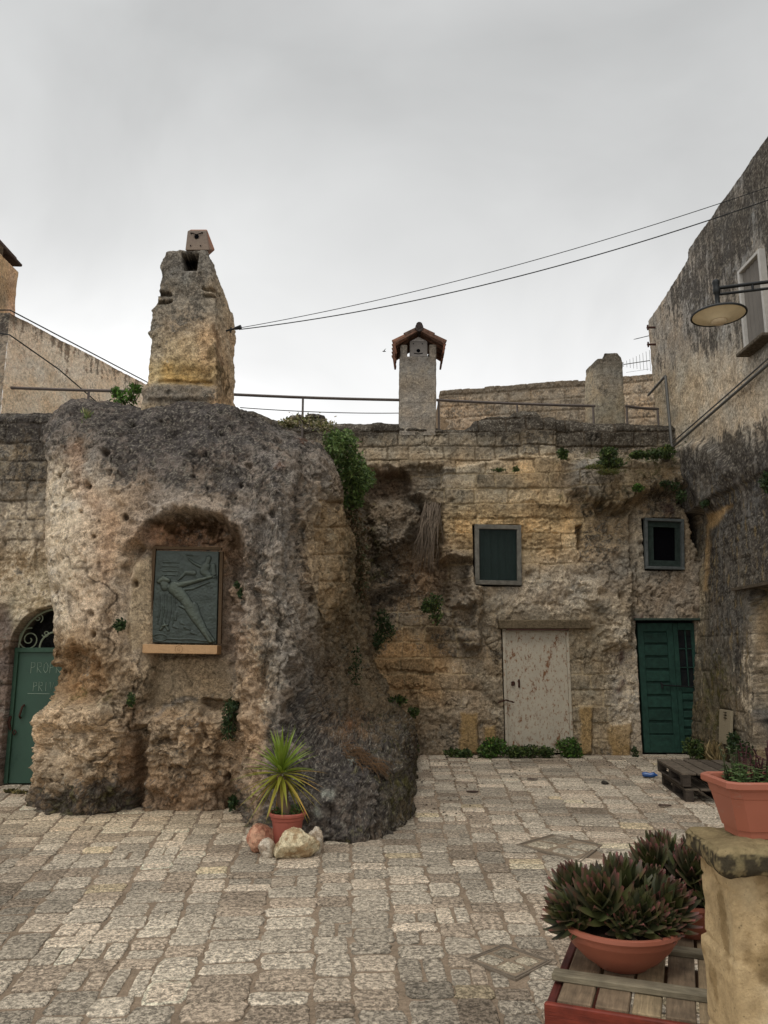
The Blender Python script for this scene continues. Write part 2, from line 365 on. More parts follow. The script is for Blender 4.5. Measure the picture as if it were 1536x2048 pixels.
M_DARK = plain('dark_interior', (.004, .004, .005), 1.0, var=.1, spec=0.0)
M_IRON = plain('dark_iron', C(44, 46, 46), .5, .5, .2, 20)
M_RUST = plain('rusty_iron', C(84, 50, 36), .8, .3, .35, 60, .3)
M_GALV = plain('grey_conduit', C(120, 118, 112), .5, .4, .15, 20)
M_RAIL = plain('railing_steel', C(112, 100, 92), .6, .3, .25, 18)
M_WOODG = wood_mat('weathered_wood')
M_LEAF = leaf_mat('leaves')
M_DRY = plain('dry_stems', C(120, 104, 84), .9, var=.2, vcol=True)
# ---------------------------------------------------------------- colour and relief shared by all the old stone
K = 1.5     # photo colour -> albedo
def stone_paint(P, u, v, base, dark, moss=None, pale=None, seed=0.0, darkc=(54, 51, 49), var=1.0):
    """base: sRGB field; dark / moss / pale: coverage fields 0..1 broken up by noise"""
    n1 = fbm(P, 1.3, 3, off=seed); n2 = fbm(P, 4.5, 4, .6, seed+9); n3 = fbm(P, 17, 4, .65, seed+31); n4 = fbm(P, 55, 2, .6, seed+57)
    c = lin(np.clip(base, 0, 255))*K; yl = (c@np.array([.3, .6, .1]))[..., None]; c = (yl+(c-yl)*.84)*1.05
    hue = fbm(P, 2.6, 3, off=seed+90)
    c = c*np.clip(1+var*(.2*n1+.34*n2+.36*n3+.3*n4), .25, 2)[..., None]
    c[..., 0] *= 1+.10*hue; c[..., 2] *= 1-.12*hue
    if pale is not None:
        m = ss(.44, .56, pale+.28*n2+.26*n3+.12*n4); c = mixc(c, lin((168, 154, 132))*K*1.15, m*.8)
    m = ss(.42, .58, dark+.30*n2+.30*n3+.16*n4+.1*n1)
    dk = lin(darkc)*K; c = c*(1-.88*m[..., None])+dk*(.88*m*(1+.3*n4))[..., None]
    # grey-white lichen specks inside the dark crust
    sp = ss(.34, .55, n3*.6+n4*.8+.12)*m; c = mixc(c, lin((122, 116, 104))*K, sp*.7)
    if moss is not None:
        m = ss(.45, .68, moss+.30*n2+.25*n3+.12*n4); c = mixc(c, lin((70, 66, 32))*K, m*.75)
    return c
def rough(P, amp=1.0, seed=0.0, pits=1.0, st=(1, 1, 1)):
    Q = P*np.asarray(st)
    d = .11*fbm(Q, .9, 2, off=seed)+.05*fbm(Q, 2.8, 3, off=seed+5)
    r = 1-np.abs(fbm(Q, 3.3, 3, off=seed+14))*2.2
    d = d+.055*(r-.5)+.036*fbm(Q, 9, 3, .6, seed+40)+.012*fbm(Q, 30, 2, off=seed+77)
    if pits:
        w, b = worley(Q, 5.0, seed+3); k = np.clip(1-w/.24, 0, 1)**.6*((b % 5) == 0); d = d-.07*pits*k
        w2, b2 = worley(Q, 13.0, seed+33); k2 = np.clip(1-w2/.28, 0, 1)**.6*((b2 % 3) == 0); d = d-.022*pits*k2
        return d*amp, np.maximum(k, k2*.7)
    return d*amp, np.zeros(P.shape[:-1])
def plates(P, s, amp, seed, st=(1, 1, 1)):
    Q = P*np.asarray(st); Q = Q+(.22/s)*np.stack([fbm(Q, s*1.4, 3, off=seed+1), fbm(Q, s*1.4, 3, off=seed+2), fbm(Q, s*1.4, 3, off=seed+3)], -1)*3
    w, b = worley(Q, s, seed); return amp*((b*37 % 97)/97-.5)
def cracks(P, s, th, seed, st=(1, 1, 1)):
    Q = P*np.asarray(st); Q = Q+.12*np.stack([fbm(Q, 5, 2, off=seed+1), fbm(Q, 5, 2, off=seed+2), fbm(Q, 5, 2, off=seed+3)], -1)
    a = np.abs(fbm(Q, s, 2, .4, seed)); g = ss(-.05, .25, fbm(P, .9, 2, off=seed+50))
    return ss(th, th*.25, a)*g

# ---------------------------------------------------------------- the rock outcrop
Z = [-.06, .38, .62, .85, 1.3, 1.8, 2.4, 3.0, 3.5, 3.9, 4.25]
rows = [
 [(96,10.9),(81,8.75),(118,8.25),(190,8.25),(258,8.5),(315,8.45),(415,8.5),(474,8.75),(500,7.7),(592,7.2),(704,7.12),(790,7.45),(826,9.0),(832,13.4)],
 [(101,10.9),(87,8.8),(120,8.3),(195,8.15),(262,8.45),(318,8.4),(418,8.45),(478,8.5),(496,7.85),(590,7.32),(708,7.2),(786,7.65),(822,9.3),(826,13.4)],
 [(104,10.9),(91,8.8),(123,8.3),(196,8.15),(262,8.4),(319,8.38),(421,8.42),(480,8.4),(498,7.9),(590,7.42),(694,7.5),(764,8.1),(804,9.8),(812,13.4)],
 [(108,10.9),(94,8.8),(126,8.3),(198,8.15),(262,8.35),(320,8.35),(424,8.4),(484,8.3),(502,7.95),(588,7.95),(640,8.75),(692,9.9),(752,11.3),(794,13.4)],
 [(146,10.9),(127,8.9),(158,8.35),(205,8.25),(262,8.3),(322,8.45),(428,8.45),(486,8.2),(512,8.05),(574,8.15),(614,9.0),(660,10.3),(722,11.8),(768,13.4)],
 [(136,10.9),(116,8.9),(148,8.35),(200,8.2),(256,8.3),(322,8.5),(430,8.5),(488,8.2),(520,8.1),(558,8.08),(600,8.6),(652,10.0),(716,11.9),(752,13.4)],
 [(124,10.9),(104,8.9),(136,8.4),(195,8.2),(255,8.3),(322,8.5),(430,8.5),(486,8.25),(522,8.15),(560,8.15),(604,8.7),(682,9.9),(706,12),(745,13.4)],
 [(114,10.9),(95,8.9),(130,8.45),(195,8.25),(258,8.25),(322,8.25),(428,8.25),(484,8.2),(530,8.2),(572,8.3),(612,8.8),(680,9.8),(700,11.8),(742,13.4)],
 [(114,10.9),(98,9.0),(130,8.6),(196,8.35),(260,8.3),(322,8.25),(428,8.25),(484,8.25),(535,8.35),(592,8.55),(650,9.1),(679,9.9),(690,11.6),(722,13.4)],
 [(116,10.9),(103,9.1),(134,8.75),(198,8.5),(262,8.4),(322,8.35),(428,8.35),(484,8.4),(540,8.6),(600,8.8),(652,9.3),(670,10.1),(682,11.6),(712,13.4)],
 [(96,11.0),(94,9.15),(136,8.85),(200,8.75),(262,8.65),(322,8.6),(428,8.6),(484,8.8),(540,9.1),(595,9.4),(640,9.8),(655,10.4),(664,11.7),(690,13.4)],
]
G = [[PUYZ(u, Y, z) for u, Y in r] for r, z in zip(rows, Z)]
def lift(r, dy, z): return [Vector((p.x, p.y+dy*max(0, (13.4-p.y)/4.6), z)) for p in r]
ztop = [4.60,4.72,4.72,4.66,4.6,4.62,4.6,4.55,4.48,4.4,4.36,4.34,4.34,4.34]
r1 = lift(G[-1], .45, 0); r1 = [Vector((p.x, p.y, z)) for p, z in zip(r1, ztop)]
r2 = [Vector((p.x*.985, p.y+1.0*max(0, (13.4-p.y)/4.6), p.z+.12)) for p in r1]
r3 = [Vector((p.x*.97, p.y+2.2*max(0, (13.4-p.y)/4.6), p.z+.1)) for p in r2]
G += [r1, r2, r3]
G = np.array([[tuple(p) for p in r] for r in G])
P = catmull(G, .0145, axis=1); P = catmull(P, .0145, axis=0)
U0, V0 = topx(P); n = normals(P); 
dd, pit = rough(P, 1.0, 0.0, 1.0)
AMP = field(U0, V0, [(170,1050,90,190,.6),(340,900,240,70,.62),(560,1000,60,110,.9),(350,1200,60,100,.5),(300,1500,240,90,1.05),(540,1350,60,140,1.2),(690,1560,120,70,.85),(700,1250,60,200,1.3),(150,1340,60,30,1.1)], .8)
CRK = cracks(P, 1.5, .035, 420)*.8+cracks(P, 2.4, .03, 470, (1, 1, .35))*.6
wu = U0+9*fbm(P, 3.2, 3, off=200)+4*fbm(P, 12, 2, off=210); wv = V0+9*fbm(P, 3.2, 3, off=230)+4*fbm(P, 12, 2, off=240)
front = ss(9.6, 9.0, P[..., 1])*ss(.6, .15, n[..., 0])         # the face towards the yard
# side that looks right: furrowed by the tool and by water
side = ss(.45, .8, n[..., 0])
dd = dd*(1-.35*side)+side*.05*fbm(P*np.array([7, 7, 1.1]), 1, 3, off=300)
D = dd*AMP-.035*CRK*(AMP > .45)
D = D+(plates(P, 2.4, .10, 350, (1, 1, .8))+plates(P, 6.5, .045, 360))*ss(.45, 1.15, AMP)
ledge_ = 1-np.abs(fbm(P*np.array([.7, .7, 4.2]), 1.3, 3, off=340))*3; D = D+.022*np.clip(ledge_, 0, 1)*ss(1380, 1480, V0)*ss(520, 470, U0)
flat = poly(wu, V0, [(252,1090),(316,1088),(440,1088),(452,1200),(444,1310),(300,1312),(262,1308),(246,1250)], 8)
dressed = poly(wu, V0, [(285,1312),(455,1310),(462,1400),(440,1415),(290,1415)], 8)
D = D*(1-.85*flat)*(1-.7*dressed)
P = P+n*D[..., None]
def push(mask, d): P[..., 1] += mask*d
# niche: arched hollow, deepest under the overhang at its upper right
arch = poly(wu, wv, [(262,1085),(290,1050),(330,1030),(390,1024),(440,1034),(476,1066),(492,1110),(494,1200),(486,1300),(470,1380),(452,1420),(290,1420),(272,1330),(250,1300),(262,1180)], 9)*front
push(arch, .26)
over = poly(wu, wv, [(330,1058),(400,1034),(446,1044),(478,1082),(488,1150),(470,1160),(446,1105),(380,1092),(320,1096)], 8)*front
push(over, .20)
push(poly(wu, wv, [(300,1010),(380,1000),(440,1016),(486,1056),(502,1110),(488,1100),(450,1040),(392,1026),(318,1034)], 7)*front, -.07)
P[..., 1] += flat*front*(8.63-P[..., 1])*.97
push(poly(wu, V0, [(268,1128),(308,1104),(300,1290),(262,1304),(252,1260)], 4)*front, -.11)     # slab left of the plaque
P[..., 1] += dressed*front*(8.56-P[..., 1])*.9
# ledges, sockets and openings under the niche
push(line(wu, wv, [(290,1432),(340,1425),(400,1432),(450,1428)], 12, 6)*front, .12)
push(poly(wu, wv, [(400,1405),(452,1400),(452,1424),(398,1426)], 4)*front, .16)
push(poly(wu, wv, [(264,1460),(284,1448),(302,1460),(298,1540),(280,1620),(266,1625),(272,1540)], 6)*front, .22)
push(poly(wu, wv, [(212,1490),(258,1462),(264,1500),(240,1600),(212,1620)], 12)*front, .10)
push(poly(wu, wv, [(440,1556),(455,1542),(468,1556),(478,1610),(430,1622),(432,1590)], 4)*front, .55)
push(poly(wu, wv, [(302,1474),(350,1472),(350,1482),(302,1482)], 3)*front, .10)
push(poly(wu, wv, [(125,1310),(160,1296),(196,1320),(212,1380),(196,1412),(140,1406),(124,1380)], 14)*front, .22)     # scooped hollow on the left
push(poly(wu, wv, [(216,1230),(246,1218),(250,1248),(232,1266),(216,1254)], 6)*front, .12)
push(line(wu, wv, [(268,1150),(262,1230),(272,1330),(262,1400)], 14, 8)*front, .10)
push(line(wu, wv, [(210,1470),(212,1560)], 5, 3)*front, .07)
push(poly(wu, wv, [(80,1420),(200,1400),(262,1425),(258,1450),(120,1460),(84,1450)], 12)*front, -.12)
push(poly(wu, wv, [(500,1300),(540,1240),(568,1330),(560,1460),(512,1480)], 22), -.06)
for pts_, w_, s_, d_ in (([(522,1040),(512,1160),(536,1290),(524,1400),(508,1520)], 10, 10, .10), ([(545,960),(556,1080),(548,1180),(580,1260),(566,1400),(560,1470)], 16, 14, -.12), ([(596,960),(600,1100),(612,1220),(640,1320),(636,1400),(660,1460)], 12, 12, .15),
    ([(632,1180),(668,1300),(676,1400),(700,1450)], 18, 14, -.14), ([(690,1250),(700,1340),(740,1430)], 10, 10, .14), ([(500,1090),(492,1180),(506,1280),(496,1380)], 10, 8, -.08), ([(610,870),(606,960)], 8, 8, .10),
    ([(380,1300+120),(384,1500),(380,1560)], 5, 4, .06), ([(404,1450),(420,1500),(440,1520)], 6, 5, .07), ([(330,1540),(400,1536),(420,1545)], 6, 5, .05), ([(640,1490),(700,1520),(770,1560)], 10, 10, .10)):
    push(line(wu, wv, pts_, w_, s_)*ss(11.5, 10.5, P[..., 1]), d_)
for cu, cv, r_, d_ in ((212,908,7,.25),(170,970,5,.2),(248,1032,5,.2),(120,952,4,.15),(112,1180,6,.2),(185,1072,3,.12),(268,1168,6,.2),(262,847,6,.2),(320,840,5,.15),(160,1022,3,.1),(248,1105,10,.13),(262,1090,8,.12),(590,1338,7,.2),(678,1002,6,.2),(655,1440,6,.25),(140,1160,3,.1),(480,970,6,.1),(420,850,4,.1),(560,880,5,.14),(545,1030,9,.12),(500,930,5,.1),(382,950,3,.1),(185,1270,5,.12)):
    push(np.exp(-(((wu*.35+U0*.65)-cu)**2+((wv*.35+V0*.65)-cv)**2)/(r_*r_)), d_)
# block courses on the right-hand side strip
sb = poly(U0+6*fbm(P, 4, 2, off=222), V0, [(630,1000),(690,1000),(690,1195),(668,1200),(664,1240),(640,1244),(634,1140)], 3)*ss(8.4, 8.7, P[..., 1])
row = np.abs((V0-1000)/54 % 1-.5)*2
P[..., 0] += sb*(.03*np.minimum(1, (1-row)*5)-.05)
# paint
u, v = topx(P)
wu = u+10*fbm(P, 3.2, 3, off=200)+6*fbm(P, 12, 2, off=210); wv = v+10*fbm(P, 3.2, 3, off=230)+6*fbm(P, 12, 2, off=240)
T_ = (139, 119, 94)
base = field(u, v, [(300,880,260,70,(104,94,86)),(150,950,70,60,(168,154,132)),(130,1100,60,120,(178,162,138)),(200,1100,50,130,(158,132,102)),(300,1000,90,40,(142,126,108)),
  (400,980,90,40,(128,114,98)),(530,1000,70,150,(124,113,101)),(350,1070,60,20,(146,108,78)),(460,1100,25,40,(136,108,80)),(280,1200,22,90,(150,132,108)),(460,1230,30,90,(122,104,86)),
  (370,1360,80,45,(134,116,90)),(150,1330,50,50,(126,98,64)),(150,1480,70,60,(166,142,110)),(150,1570,60,40,(128,106,78)),(370,1500,80,60,(144,120,90)),(370,1590,70,35,(122,98,72)),
  (510,1420,20,130,(146,120,90)),(560,1200,40,150,(140,128,112)),(640,1080,30,80,(150,128,96)),(700,1150,40,100,(104,90,66)),(720,1330,60,90,(110,94,70)),(600,1400,50,100,(112,100,86)),
  (690,1590,110,80,(98,88,78)),(800,1600,30,60,(104,90,60)),(800,1500,40,60,(84,70,48)),(620,960,40,60,(116,104,90)),(660,1400,26,60,(106,90,70)),(690,1450,40,30,(96,72,48)),(265,1550,20,70,(110,86,62))], T_)
dark = field(u, v, [(330,850,260,45,.66),(250,930,110,40,.58),(420,930,100,45,.6),(130,870,50,40,.5),(130,1080,70,130,.08),(205,1150,60,140,.12),(350,1010,70,20,.22),(380,1065,90,20,.42),
  (560,950,70,70,.44),(530,1150,35,110,.47),(555,1340,40,110,.45),(600,1180,20,150,.35),(655,1080,30,80,.1),(700,1150,25,120,.3),(690,1300,70,110,.34),(690,1560,120,80,.62),
  (150,1330,40,35,.28),(150,1610,90,28,.66),(110,1500,40,60,.15),(370,1360,70,40,.25),(370,1500,80,80,.28),(510,1450,14,120,.0),(470,1250,20,100,.25),(600,1450,50,60,.62),(530,1640,40,40,.6),(240,1440,40,60,.3)], .25)
moss = field(u, v, [(380,1050,100,14,.25),(170,1395,50,14,.5),(150,1612,90,24,.5),(730,1300,60,120,.34),(800,1560,30,60,.5),(670,1250,30,80,.3),(690,1000,30,60,.4),(540,880,60,30,.22),(760,1480,50,60,.4),(620,1660,200,20,.4),(540,1640,40,40,.4)], .0)
pale = field(u, v, [(100,1000,40,60,.5),(110,1130,30,90,.5),(330,985,60,25,.3),(460,1010,60,30,.3),(540,1000,40,60,.3),(500,1120,12,60,.45),(535,1270,25,60,.45),(545,1360,16,60,.5),(280,1190,16,70,.36),(130,1560,80,30,.35),(185,1300,20,100,.3),(520,1100,30,40,.3),(640,1600,60,50,.1),(150,1460,60,40,.25)], .12)
col = stone_paint(P, u, v, base, dark, moss, pale, 0.0)
# the pale grey wash of the dressed stone, dark brown under the overhang, ochre and iron stains
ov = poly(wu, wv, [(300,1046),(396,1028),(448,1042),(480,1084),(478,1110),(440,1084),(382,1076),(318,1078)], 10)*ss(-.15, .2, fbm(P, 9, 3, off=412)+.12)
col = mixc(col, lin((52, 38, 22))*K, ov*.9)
col = mixc(col, lin((146, 114, 86))*K, poly(wu, wv, [(310,1072),(440,1078),(470,1120),(446,1160),(440,1100),(312,1098)], 6)*.6*ss(-.3, .1, fbm(P, 14, 3, off=419)))
col = mixc(col, lin((150, 132, 104))*K, poly(wu*.2+u*.8, v, [(270,1128),(308,1106),(302,1288),(262,1302),(254,1262)], 5)*.6)
col = mixc(col, lin((108, 94, 74))*K, poly(wu, wv, [(285,1312),(455,1310),(462,1400),(440,1415),(290,1415)], 8)*.55)
col = mixc(col, lin((92, 96, 98))*K, line(wu, wv, [(310,1428),(330,1408),(392,1402)], 9, 5)*.35)
col = mixc(col, lin((150, 128, 98))*K, sb*.7*ss(-.35, .1, fbm(P*np.array([9, 9, .8]), 1, 3, off=310)))
col = mixc(col, lin((112, 92, 66))*K, sb*(row > .93)*.9)
col = mixc(col, lin((140, 96, 62))*K, line(wu, wv, [(205,1150),(220,1050),(150,960),(150,900)], 26, 16)*.25)
col = mixc(col, lin((126, 74, 44))*K, np.clip(sum(np.exp(-(((wu-a)**2+(wv-b)**2)/(r*r))) for a, b, r in ((560,930,8),(604,880,6),(700,1452,9),(690,985,8))), 0, 1)*.3)
col = mixc(col, lin((150, 152, 140))*K, np.clip(sum(np.exp(-(((wu-a)**2+(wv-b)**2)/(r*r))) for a, b, r in ((650,1584,8),(668,1584,7),(634,1620,6),(700,1520,6))), 0, 1)*.7)
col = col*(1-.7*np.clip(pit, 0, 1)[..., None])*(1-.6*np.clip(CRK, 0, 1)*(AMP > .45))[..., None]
ROCKP = P.reshape(-1, 3).copy(); RU, RV = topx(ROCKP)
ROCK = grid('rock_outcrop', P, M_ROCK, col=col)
finish(ROCK, 'huge weathered tufa outcrop with a carved niche, sprawling down into a dark boulder foot', 'rock')
# ---------------------------------------------------------------- masonry helper
def courses(x, z, h, wmin, wmax, seed=0, zoff=0.0):
    """distance (m) to the nearest joint and a random number per block"""
    r = np.floor((z+zoff)/h).astype(int); fz = (z+zoff)-r*h
    rr = random.Random(seed); d = np.minimum(fz, h-fz); bid = np.zeros(x.shape); dv = np.full(x.shape, 9.0)
    x0, x1 = x.min()-1, x.max()+1
    for k in range(r.min(), r.max()+1):
        e = [x0-rr.random()*wmax]
        while e[-1] < x1: e.append(e[-1]+rr.uniform(wmin, wmax))
        e = np.array(e); val = np.array([rr.random() for _ in e]); s = (r == k)
        i = np.searchsorted(e, x[s])-1; dv[s] = np.minimum(x[s]-e[i], e[i+1]-x[s]); bid[s] = val[i]
    return np.minimum(d, dv), bid
def topline(u, pts):
    a = np.array(pts, float); return np.interp(u, a[:, 0], a[:, 1])

# ---------------------------------------------------------------- back wall of the yard
YB = 13.0
root_back = empty('cave_house', (2.4, YB, 0), 'rock-cut cave house closing the yard with patched masonry front, grey door and two windows', 'house')
xs = np.arange(-2.6, 5.75, .0135); zs = np.arange(-.06, 6.45, .0135)
X, Zz = np.meshgrid(xs, zs); P = np.stack([X, np.full_like(X, YB), Zz], -1)
U, V = topx(P)
WN = fbm(P, 2.6, 3, off=500); WM = fbm(P, 11, 3, off=520)
tops = [(-99,818),(480,815),(545,838),(560,822),(582,820),(590,826),(604,820),(612,820),(636,822),(648,840),(700,839),(760,838),(800,842),(868,846),(900,853),(945,852),(956,846),(966,836),(985,829),(1000,826),(1042,827),(1056,817),(1102,819),(1112,831),(1130,829),(1200,834),(1336,842),(1500,846)]
hz = CZ+YB*np.tan(np.arctan((1024-topline(U[0], tops))/F)+PIT)+.02*WN[0]
over_ = np.clip(P[..., 2]-hz[None, :], 0, None); P[..., 2] = np.minimum(P[..., 2], hz[None, :]-over_*.05)
rim = ss(.16, 0, hz[None, :]-P[..., 2])
U, V = topx(np.stack([P[..., 0], np.full_like(X, YB), P[..., 2]], -1))
wu = U+9*WN+5*WM; wv = V+9*fbm(P, 2.6, 3, off=540)+5*fbm(P, 11, 3, off=560)
su = U+3*WN+2.5*WM; sv = V+3*fbm(P, 2.6, 3, off=540)+2.5*fbm(P, 11, 3, off=560)
dd, pit = rough(P, .66, 50.0, .9); CRB = cracks(P, 1.8, .03, 640)*.9
opening = np.zeros(X.shape)
OPEN = [(948,1047,1043,1172,.16),(1287,1036,1367,1140,.2),(1008,1258,1139,1516,.13),(1279,1238,1400,1516,.16)]
calm = np.zeros(X.shape)
for a, b, c, d, dep in OPEN: calm = np.maximum(calm, poly(U, V, [(a,b),(c,b),(c,d),(a,d)], 16))
mas = field(U, V, [(1000,1010,120,70,.95),(1000,890,360,45,.95),(560,850,200,30,.9),(1250,880,100,30,.8),(1120,1080,60,60,.75),(920,1080,30,60,.9),(830,1345,90,60,.8),(1010,1200,80,25,.15),(1180,1200,70,90,.15),(1330,1150,60,100,.08),
   (860,1450,60,50,.3),(1180,1400,40,60,.6),(800,1060,90,90,.05),(980,1380,30,100,.3),(1100,900,60,40,.9),(860,1230,60,30,.6),(1250,1400,20,80,.1)], .3)
jd, bid = courses(X+.03*WN, P[..., 2]+.025*WN, .262, .3, .62, 3, .02)
jd2 = jd+.006*WM
groove = ss(.022, .004, jd2)*ss(.25, .6, mas+.2*fbm(P, 6, 2, off=600))
er = ss(.1, .5, mas)*(bid-.5)*.05
eros = poly(wu, wv, [(880,1025),(1120,1020),(1130,1130),(1050,1100),(950,1042),(940,1110),(884,1110)], 8)
DM = field(U, V, [(1110,1190,110,50,.4),(1320,1150,60,90,.35),(980,1380,30,110,.5),(1200,1400,60,100,.55),(1010,1230,50,20,.4),(880,1450,70,60,.6)], 1.0, .25)
Yo = -dd*DM*(1-.75*calm)*(1-.45*ss(.3, .8, mas)) + groove*.02 + er + eros*(.04*fbm(P*np.array([1, 1, 1.6]), 9, 3, off=610)-.0)
Yo = Yo + .03 + .03*CRB - (plates(P, 2.2, .06, 650)+plates(P, 7, .03, 660))*DM*ss(.75, .3, mas)*(1+1.2*poly(U, V, [(660,930),(890,930),(960,1120),(960,1300),(660,1420)], 30))*(1-calm)
def psh(m, d):
    global Yo
    Yo = Yo+m*d
psh(poly(su, sv, [(300,700),(1500,700),(1500,906),(1340,910),(1140,925),(1120,910),(1040,905),(900,935),(300,935)], 3), .10)     # parapet stands back
psh(poly(su, sv, [(1046,800),(1112,800),(1116,908),(1046,908)], 3), -.13)                                              # buttress on the parapet
psh(poly(su, sv, [(740,900),(900,905),(905,940),(740,936)], 3), -.05)
psh(poly(wu, wv, [(1040,912),(1136,912),(1140,1020),(1045,1005)], 6), -.07)
psh(poly(wu, wv, [(1136,930),(1200,918),(1300,925),(1400,900),(1420,960),(1380,990),(1300,985),(1230,1020),(1180,1010),(1145,985)], 12), -.34)   # rock shelf with weeds
psh(poly(wu, wv, [(1190,1005),(1240,1022),(1260,1002),(1250,1030),(1200,1036)], 6), .18)
psh(poly(wu, wv, [(1186,1090),(1262,1090),(1266,1180),(1256,1290),(1212,1296),(1200,1230),(1160,1170)], 10), -.2)      # hanging lump between the doors
psh(poly(wu, wv, [(1196,1260),(1240,1255),(1252,1296),(1206,1302)], 5), -.10)
psh(line(su, sv, [(1264,1030),(1262,1160),(1266,1230)], 5, 4), .1)
psh(poly(su, sv, [(1154,1052),(1166,1050),(1163,1100),(1156,1098)], 3), .25)
psh(line(wu, wv, [(1166,1125),(1182,1160),(1160,1120)], 4, 3), .08)
psh(poly(wu, wv, [(1345,965),(1372,985),(1400,1040),(1412,1070),(1404,1115),(1388,1090),(1390,1060),(1368,1010)], 5), .5)   # black fissure by the side wall
# the eroded cavern behind the outcrop
psh(poly(wu, wv, [(736,940),(880,938),(884,1020),(880,1120),(940,1125),(930,1185),(900,1215),(770,1250),(700,1300),(660,1100)], 12), .48)
psh(poly(wu, wv, [(744,1000),(800,985),(838,1012),(832,1060),(800,1095),(756,1110),(742,1060)], 14), -.36)
psh(poly(wu, wv, [(818,942),(876,945),(880,1008),(856,1012),(840,985),(816,978)], 8), -.30)
psh(poly(wu, wv, [(842,1000),(884,1004),(884,1028),(846,1026)], 5), .22)
psh(poly(wu, wv, [(900,1095),(930,1110),(960,1180),(960,1290),(930,1300),(905,1240),(895,1180)], 9), -.24)
psh(poly(wu, wv, [(894,1215),(944,1212),(948,1262),(905,1270)], 8), .30)
psh(line(wu, wv, [(725,1195),(780,1165),(812,1150)], 16, 8), -.12)
psh(line(wu, wv, [(728,1208),(780,1180),(812,1165)], 8, 6), .12)
psh(line(wu, wv, [(756,1340),(890,1344)], 5, 3), .06); psh(line(wu, wv, [(760,1375),(850,1378)], 5, 3), .06)
psh(poly(wu, wv, [(800,1430),(832,1425),(836,1510),(806,1510)], 8), -.22)
psh(poly(su, sv, [(1064,1212),(1190,1216),(1190,1256),(1064,1256)], 4), -.03)
psh(line(wu, wv, [(950,1240),(1010,1216),(1100,1210),(1190,1226)], 7, 4), .03)
for q in ([(921,1426),(956,1426),(956,1508),(921,1508)], [(968,1452),(992,1452),(992,1512),(968,1512)], [(1158,1412),(1184,1412),(1184,1508),(1158,1508)], [(1219,1447),(1261,1447),(1261,1514),(1219,1514)]):
    m = poly(su, sv, q, 3); Yo = Yo*(1-m)+m*(-.02)
for cu, cv, r_ in ((1200,1190,9),(1236,1194,7),(1262,1192,6),(1310,1190,5),(1304,1178,3),(894,1182,9),(1170,1155,12),(1165,1180,12),(1140,1190,8),(826,1024,5),(808,1038,4),(1060,1150,7),(1286,1108,4),(1283,1086,4),(905,1000,4)):
    psh(np.exp(-((su-cu)**2+(sv-cv)**2)/(r_*r_)), .10)
P[..., 1] = YB+Yo
P[..., 1] += rim**2*.10
P[..., 1] += np.clip(over_*1.0-.0, 0, None)*(1.0)
inop = np.zeros(X.shape, bool)
for a, b, c, d, dep in OPEN:
    p_, q_ = PY(a, (b+d)/2, YB), PY(c, (b+d)/2, YB); zt_ = PY((a+c)/2, b, YB).z; zb_ = PY((a+c)/2, d, YB).z
    ii = (X > p_.x) & (X < q_.x) & (P[..., 2] < zt_) & (P[..., 2] > zb_); inop |= ii; P[..., 1][ii] = YB+dep
uu, vv = U, V
base = field(uu, vv, [(1000,890,380,25,(116,104,84)),(900,912,90,14,(150,126,92)),(1000,845,400,16,(84,78,68)),(1080,950,45,50,(152,124,82)),(960,990,70,30,(122,110,88)),(960,1050,60,50,(150,118,68)),(1090,1075,60,55,(156,124,74)),
  (1110,1140,60,50,(136,122,102)),(1100,1185,90,30,(142,130,112)),(1060,1230,90,20,(112,98,76)),(1170,960,50,30,(112,104,92)),(1250,990,60,30,(112,92,60)),(1220,1060,30,50,(122,102,72)),(1220,1140,40,40,(108,96,80)),
  (1280,1100,20,80,(132,120,100)),(1330,1010,60,20,(116,98,72)),(1330,1190,60,40,(118,104,86)),(1240,1230,25,60,(126,114,94)),(1250,1350,25,90,(148,136,118)),(1180,1330,40,100,(112,98,74)),(1170,1470,40,40,(116,100,74)),
  (980,1330,30,130,(112,96,72)),(930,1400,40,110,(118,102,80)),(940,1270,40,40,(120,106,86)),(830,1345,80,60,(132,98,54)),(850,1450,70,60,(104,88,66)),(800,1050,60,60,(98,84,66)),(850,1150,60,50,(112,86,58)),
  (760,1160,50,60,(84,70,52)),(860,1220,50,30,(96,80,58)),(920,1160,25,60,(118,106,88)),(860,970,40,30,(110,100,84)),(780,960,40,20,(96,74,54)),(560,840,80,20,(104,98,86))], (122, 106, 82))
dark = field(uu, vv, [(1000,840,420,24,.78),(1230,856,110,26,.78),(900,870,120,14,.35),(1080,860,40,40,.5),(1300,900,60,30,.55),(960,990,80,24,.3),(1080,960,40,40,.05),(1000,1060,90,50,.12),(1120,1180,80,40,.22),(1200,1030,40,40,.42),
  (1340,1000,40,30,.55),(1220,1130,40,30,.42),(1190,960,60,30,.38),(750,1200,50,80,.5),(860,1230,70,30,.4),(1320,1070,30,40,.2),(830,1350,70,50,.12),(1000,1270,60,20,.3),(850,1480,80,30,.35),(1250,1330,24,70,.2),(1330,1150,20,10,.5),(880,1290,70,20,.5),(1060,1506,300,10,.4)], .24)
moss = field(uu, vv, [(1250,930,80,20,.5),(1200,1000,60,20,.35),(760,1300,60,100,.3),(960,940,110,8,.35),(850,1260,60,20,.3),(720,1100,30,120,.5)], .03)
pale = field(uu, vv, [(1100,1180,90,26,.42),(1010,990,60,25,.22),(960,1310,40,120,.3),(1250,1350,24,80,.5),(1340,1080,50,60,.28),(900,1000,30,60,.2),(1230,1260,20,60,.42),(1140,1110,40,40,.3)], .14)
base = base*.80+.20*np.array((128., 119, 104)); base = base*1.06
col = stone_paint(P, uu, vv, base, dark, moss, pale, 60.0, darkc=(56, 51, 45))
col = col*(1+ss(.2, .7, mas)[..., None]*(bid-.5)[..., None]*.6)
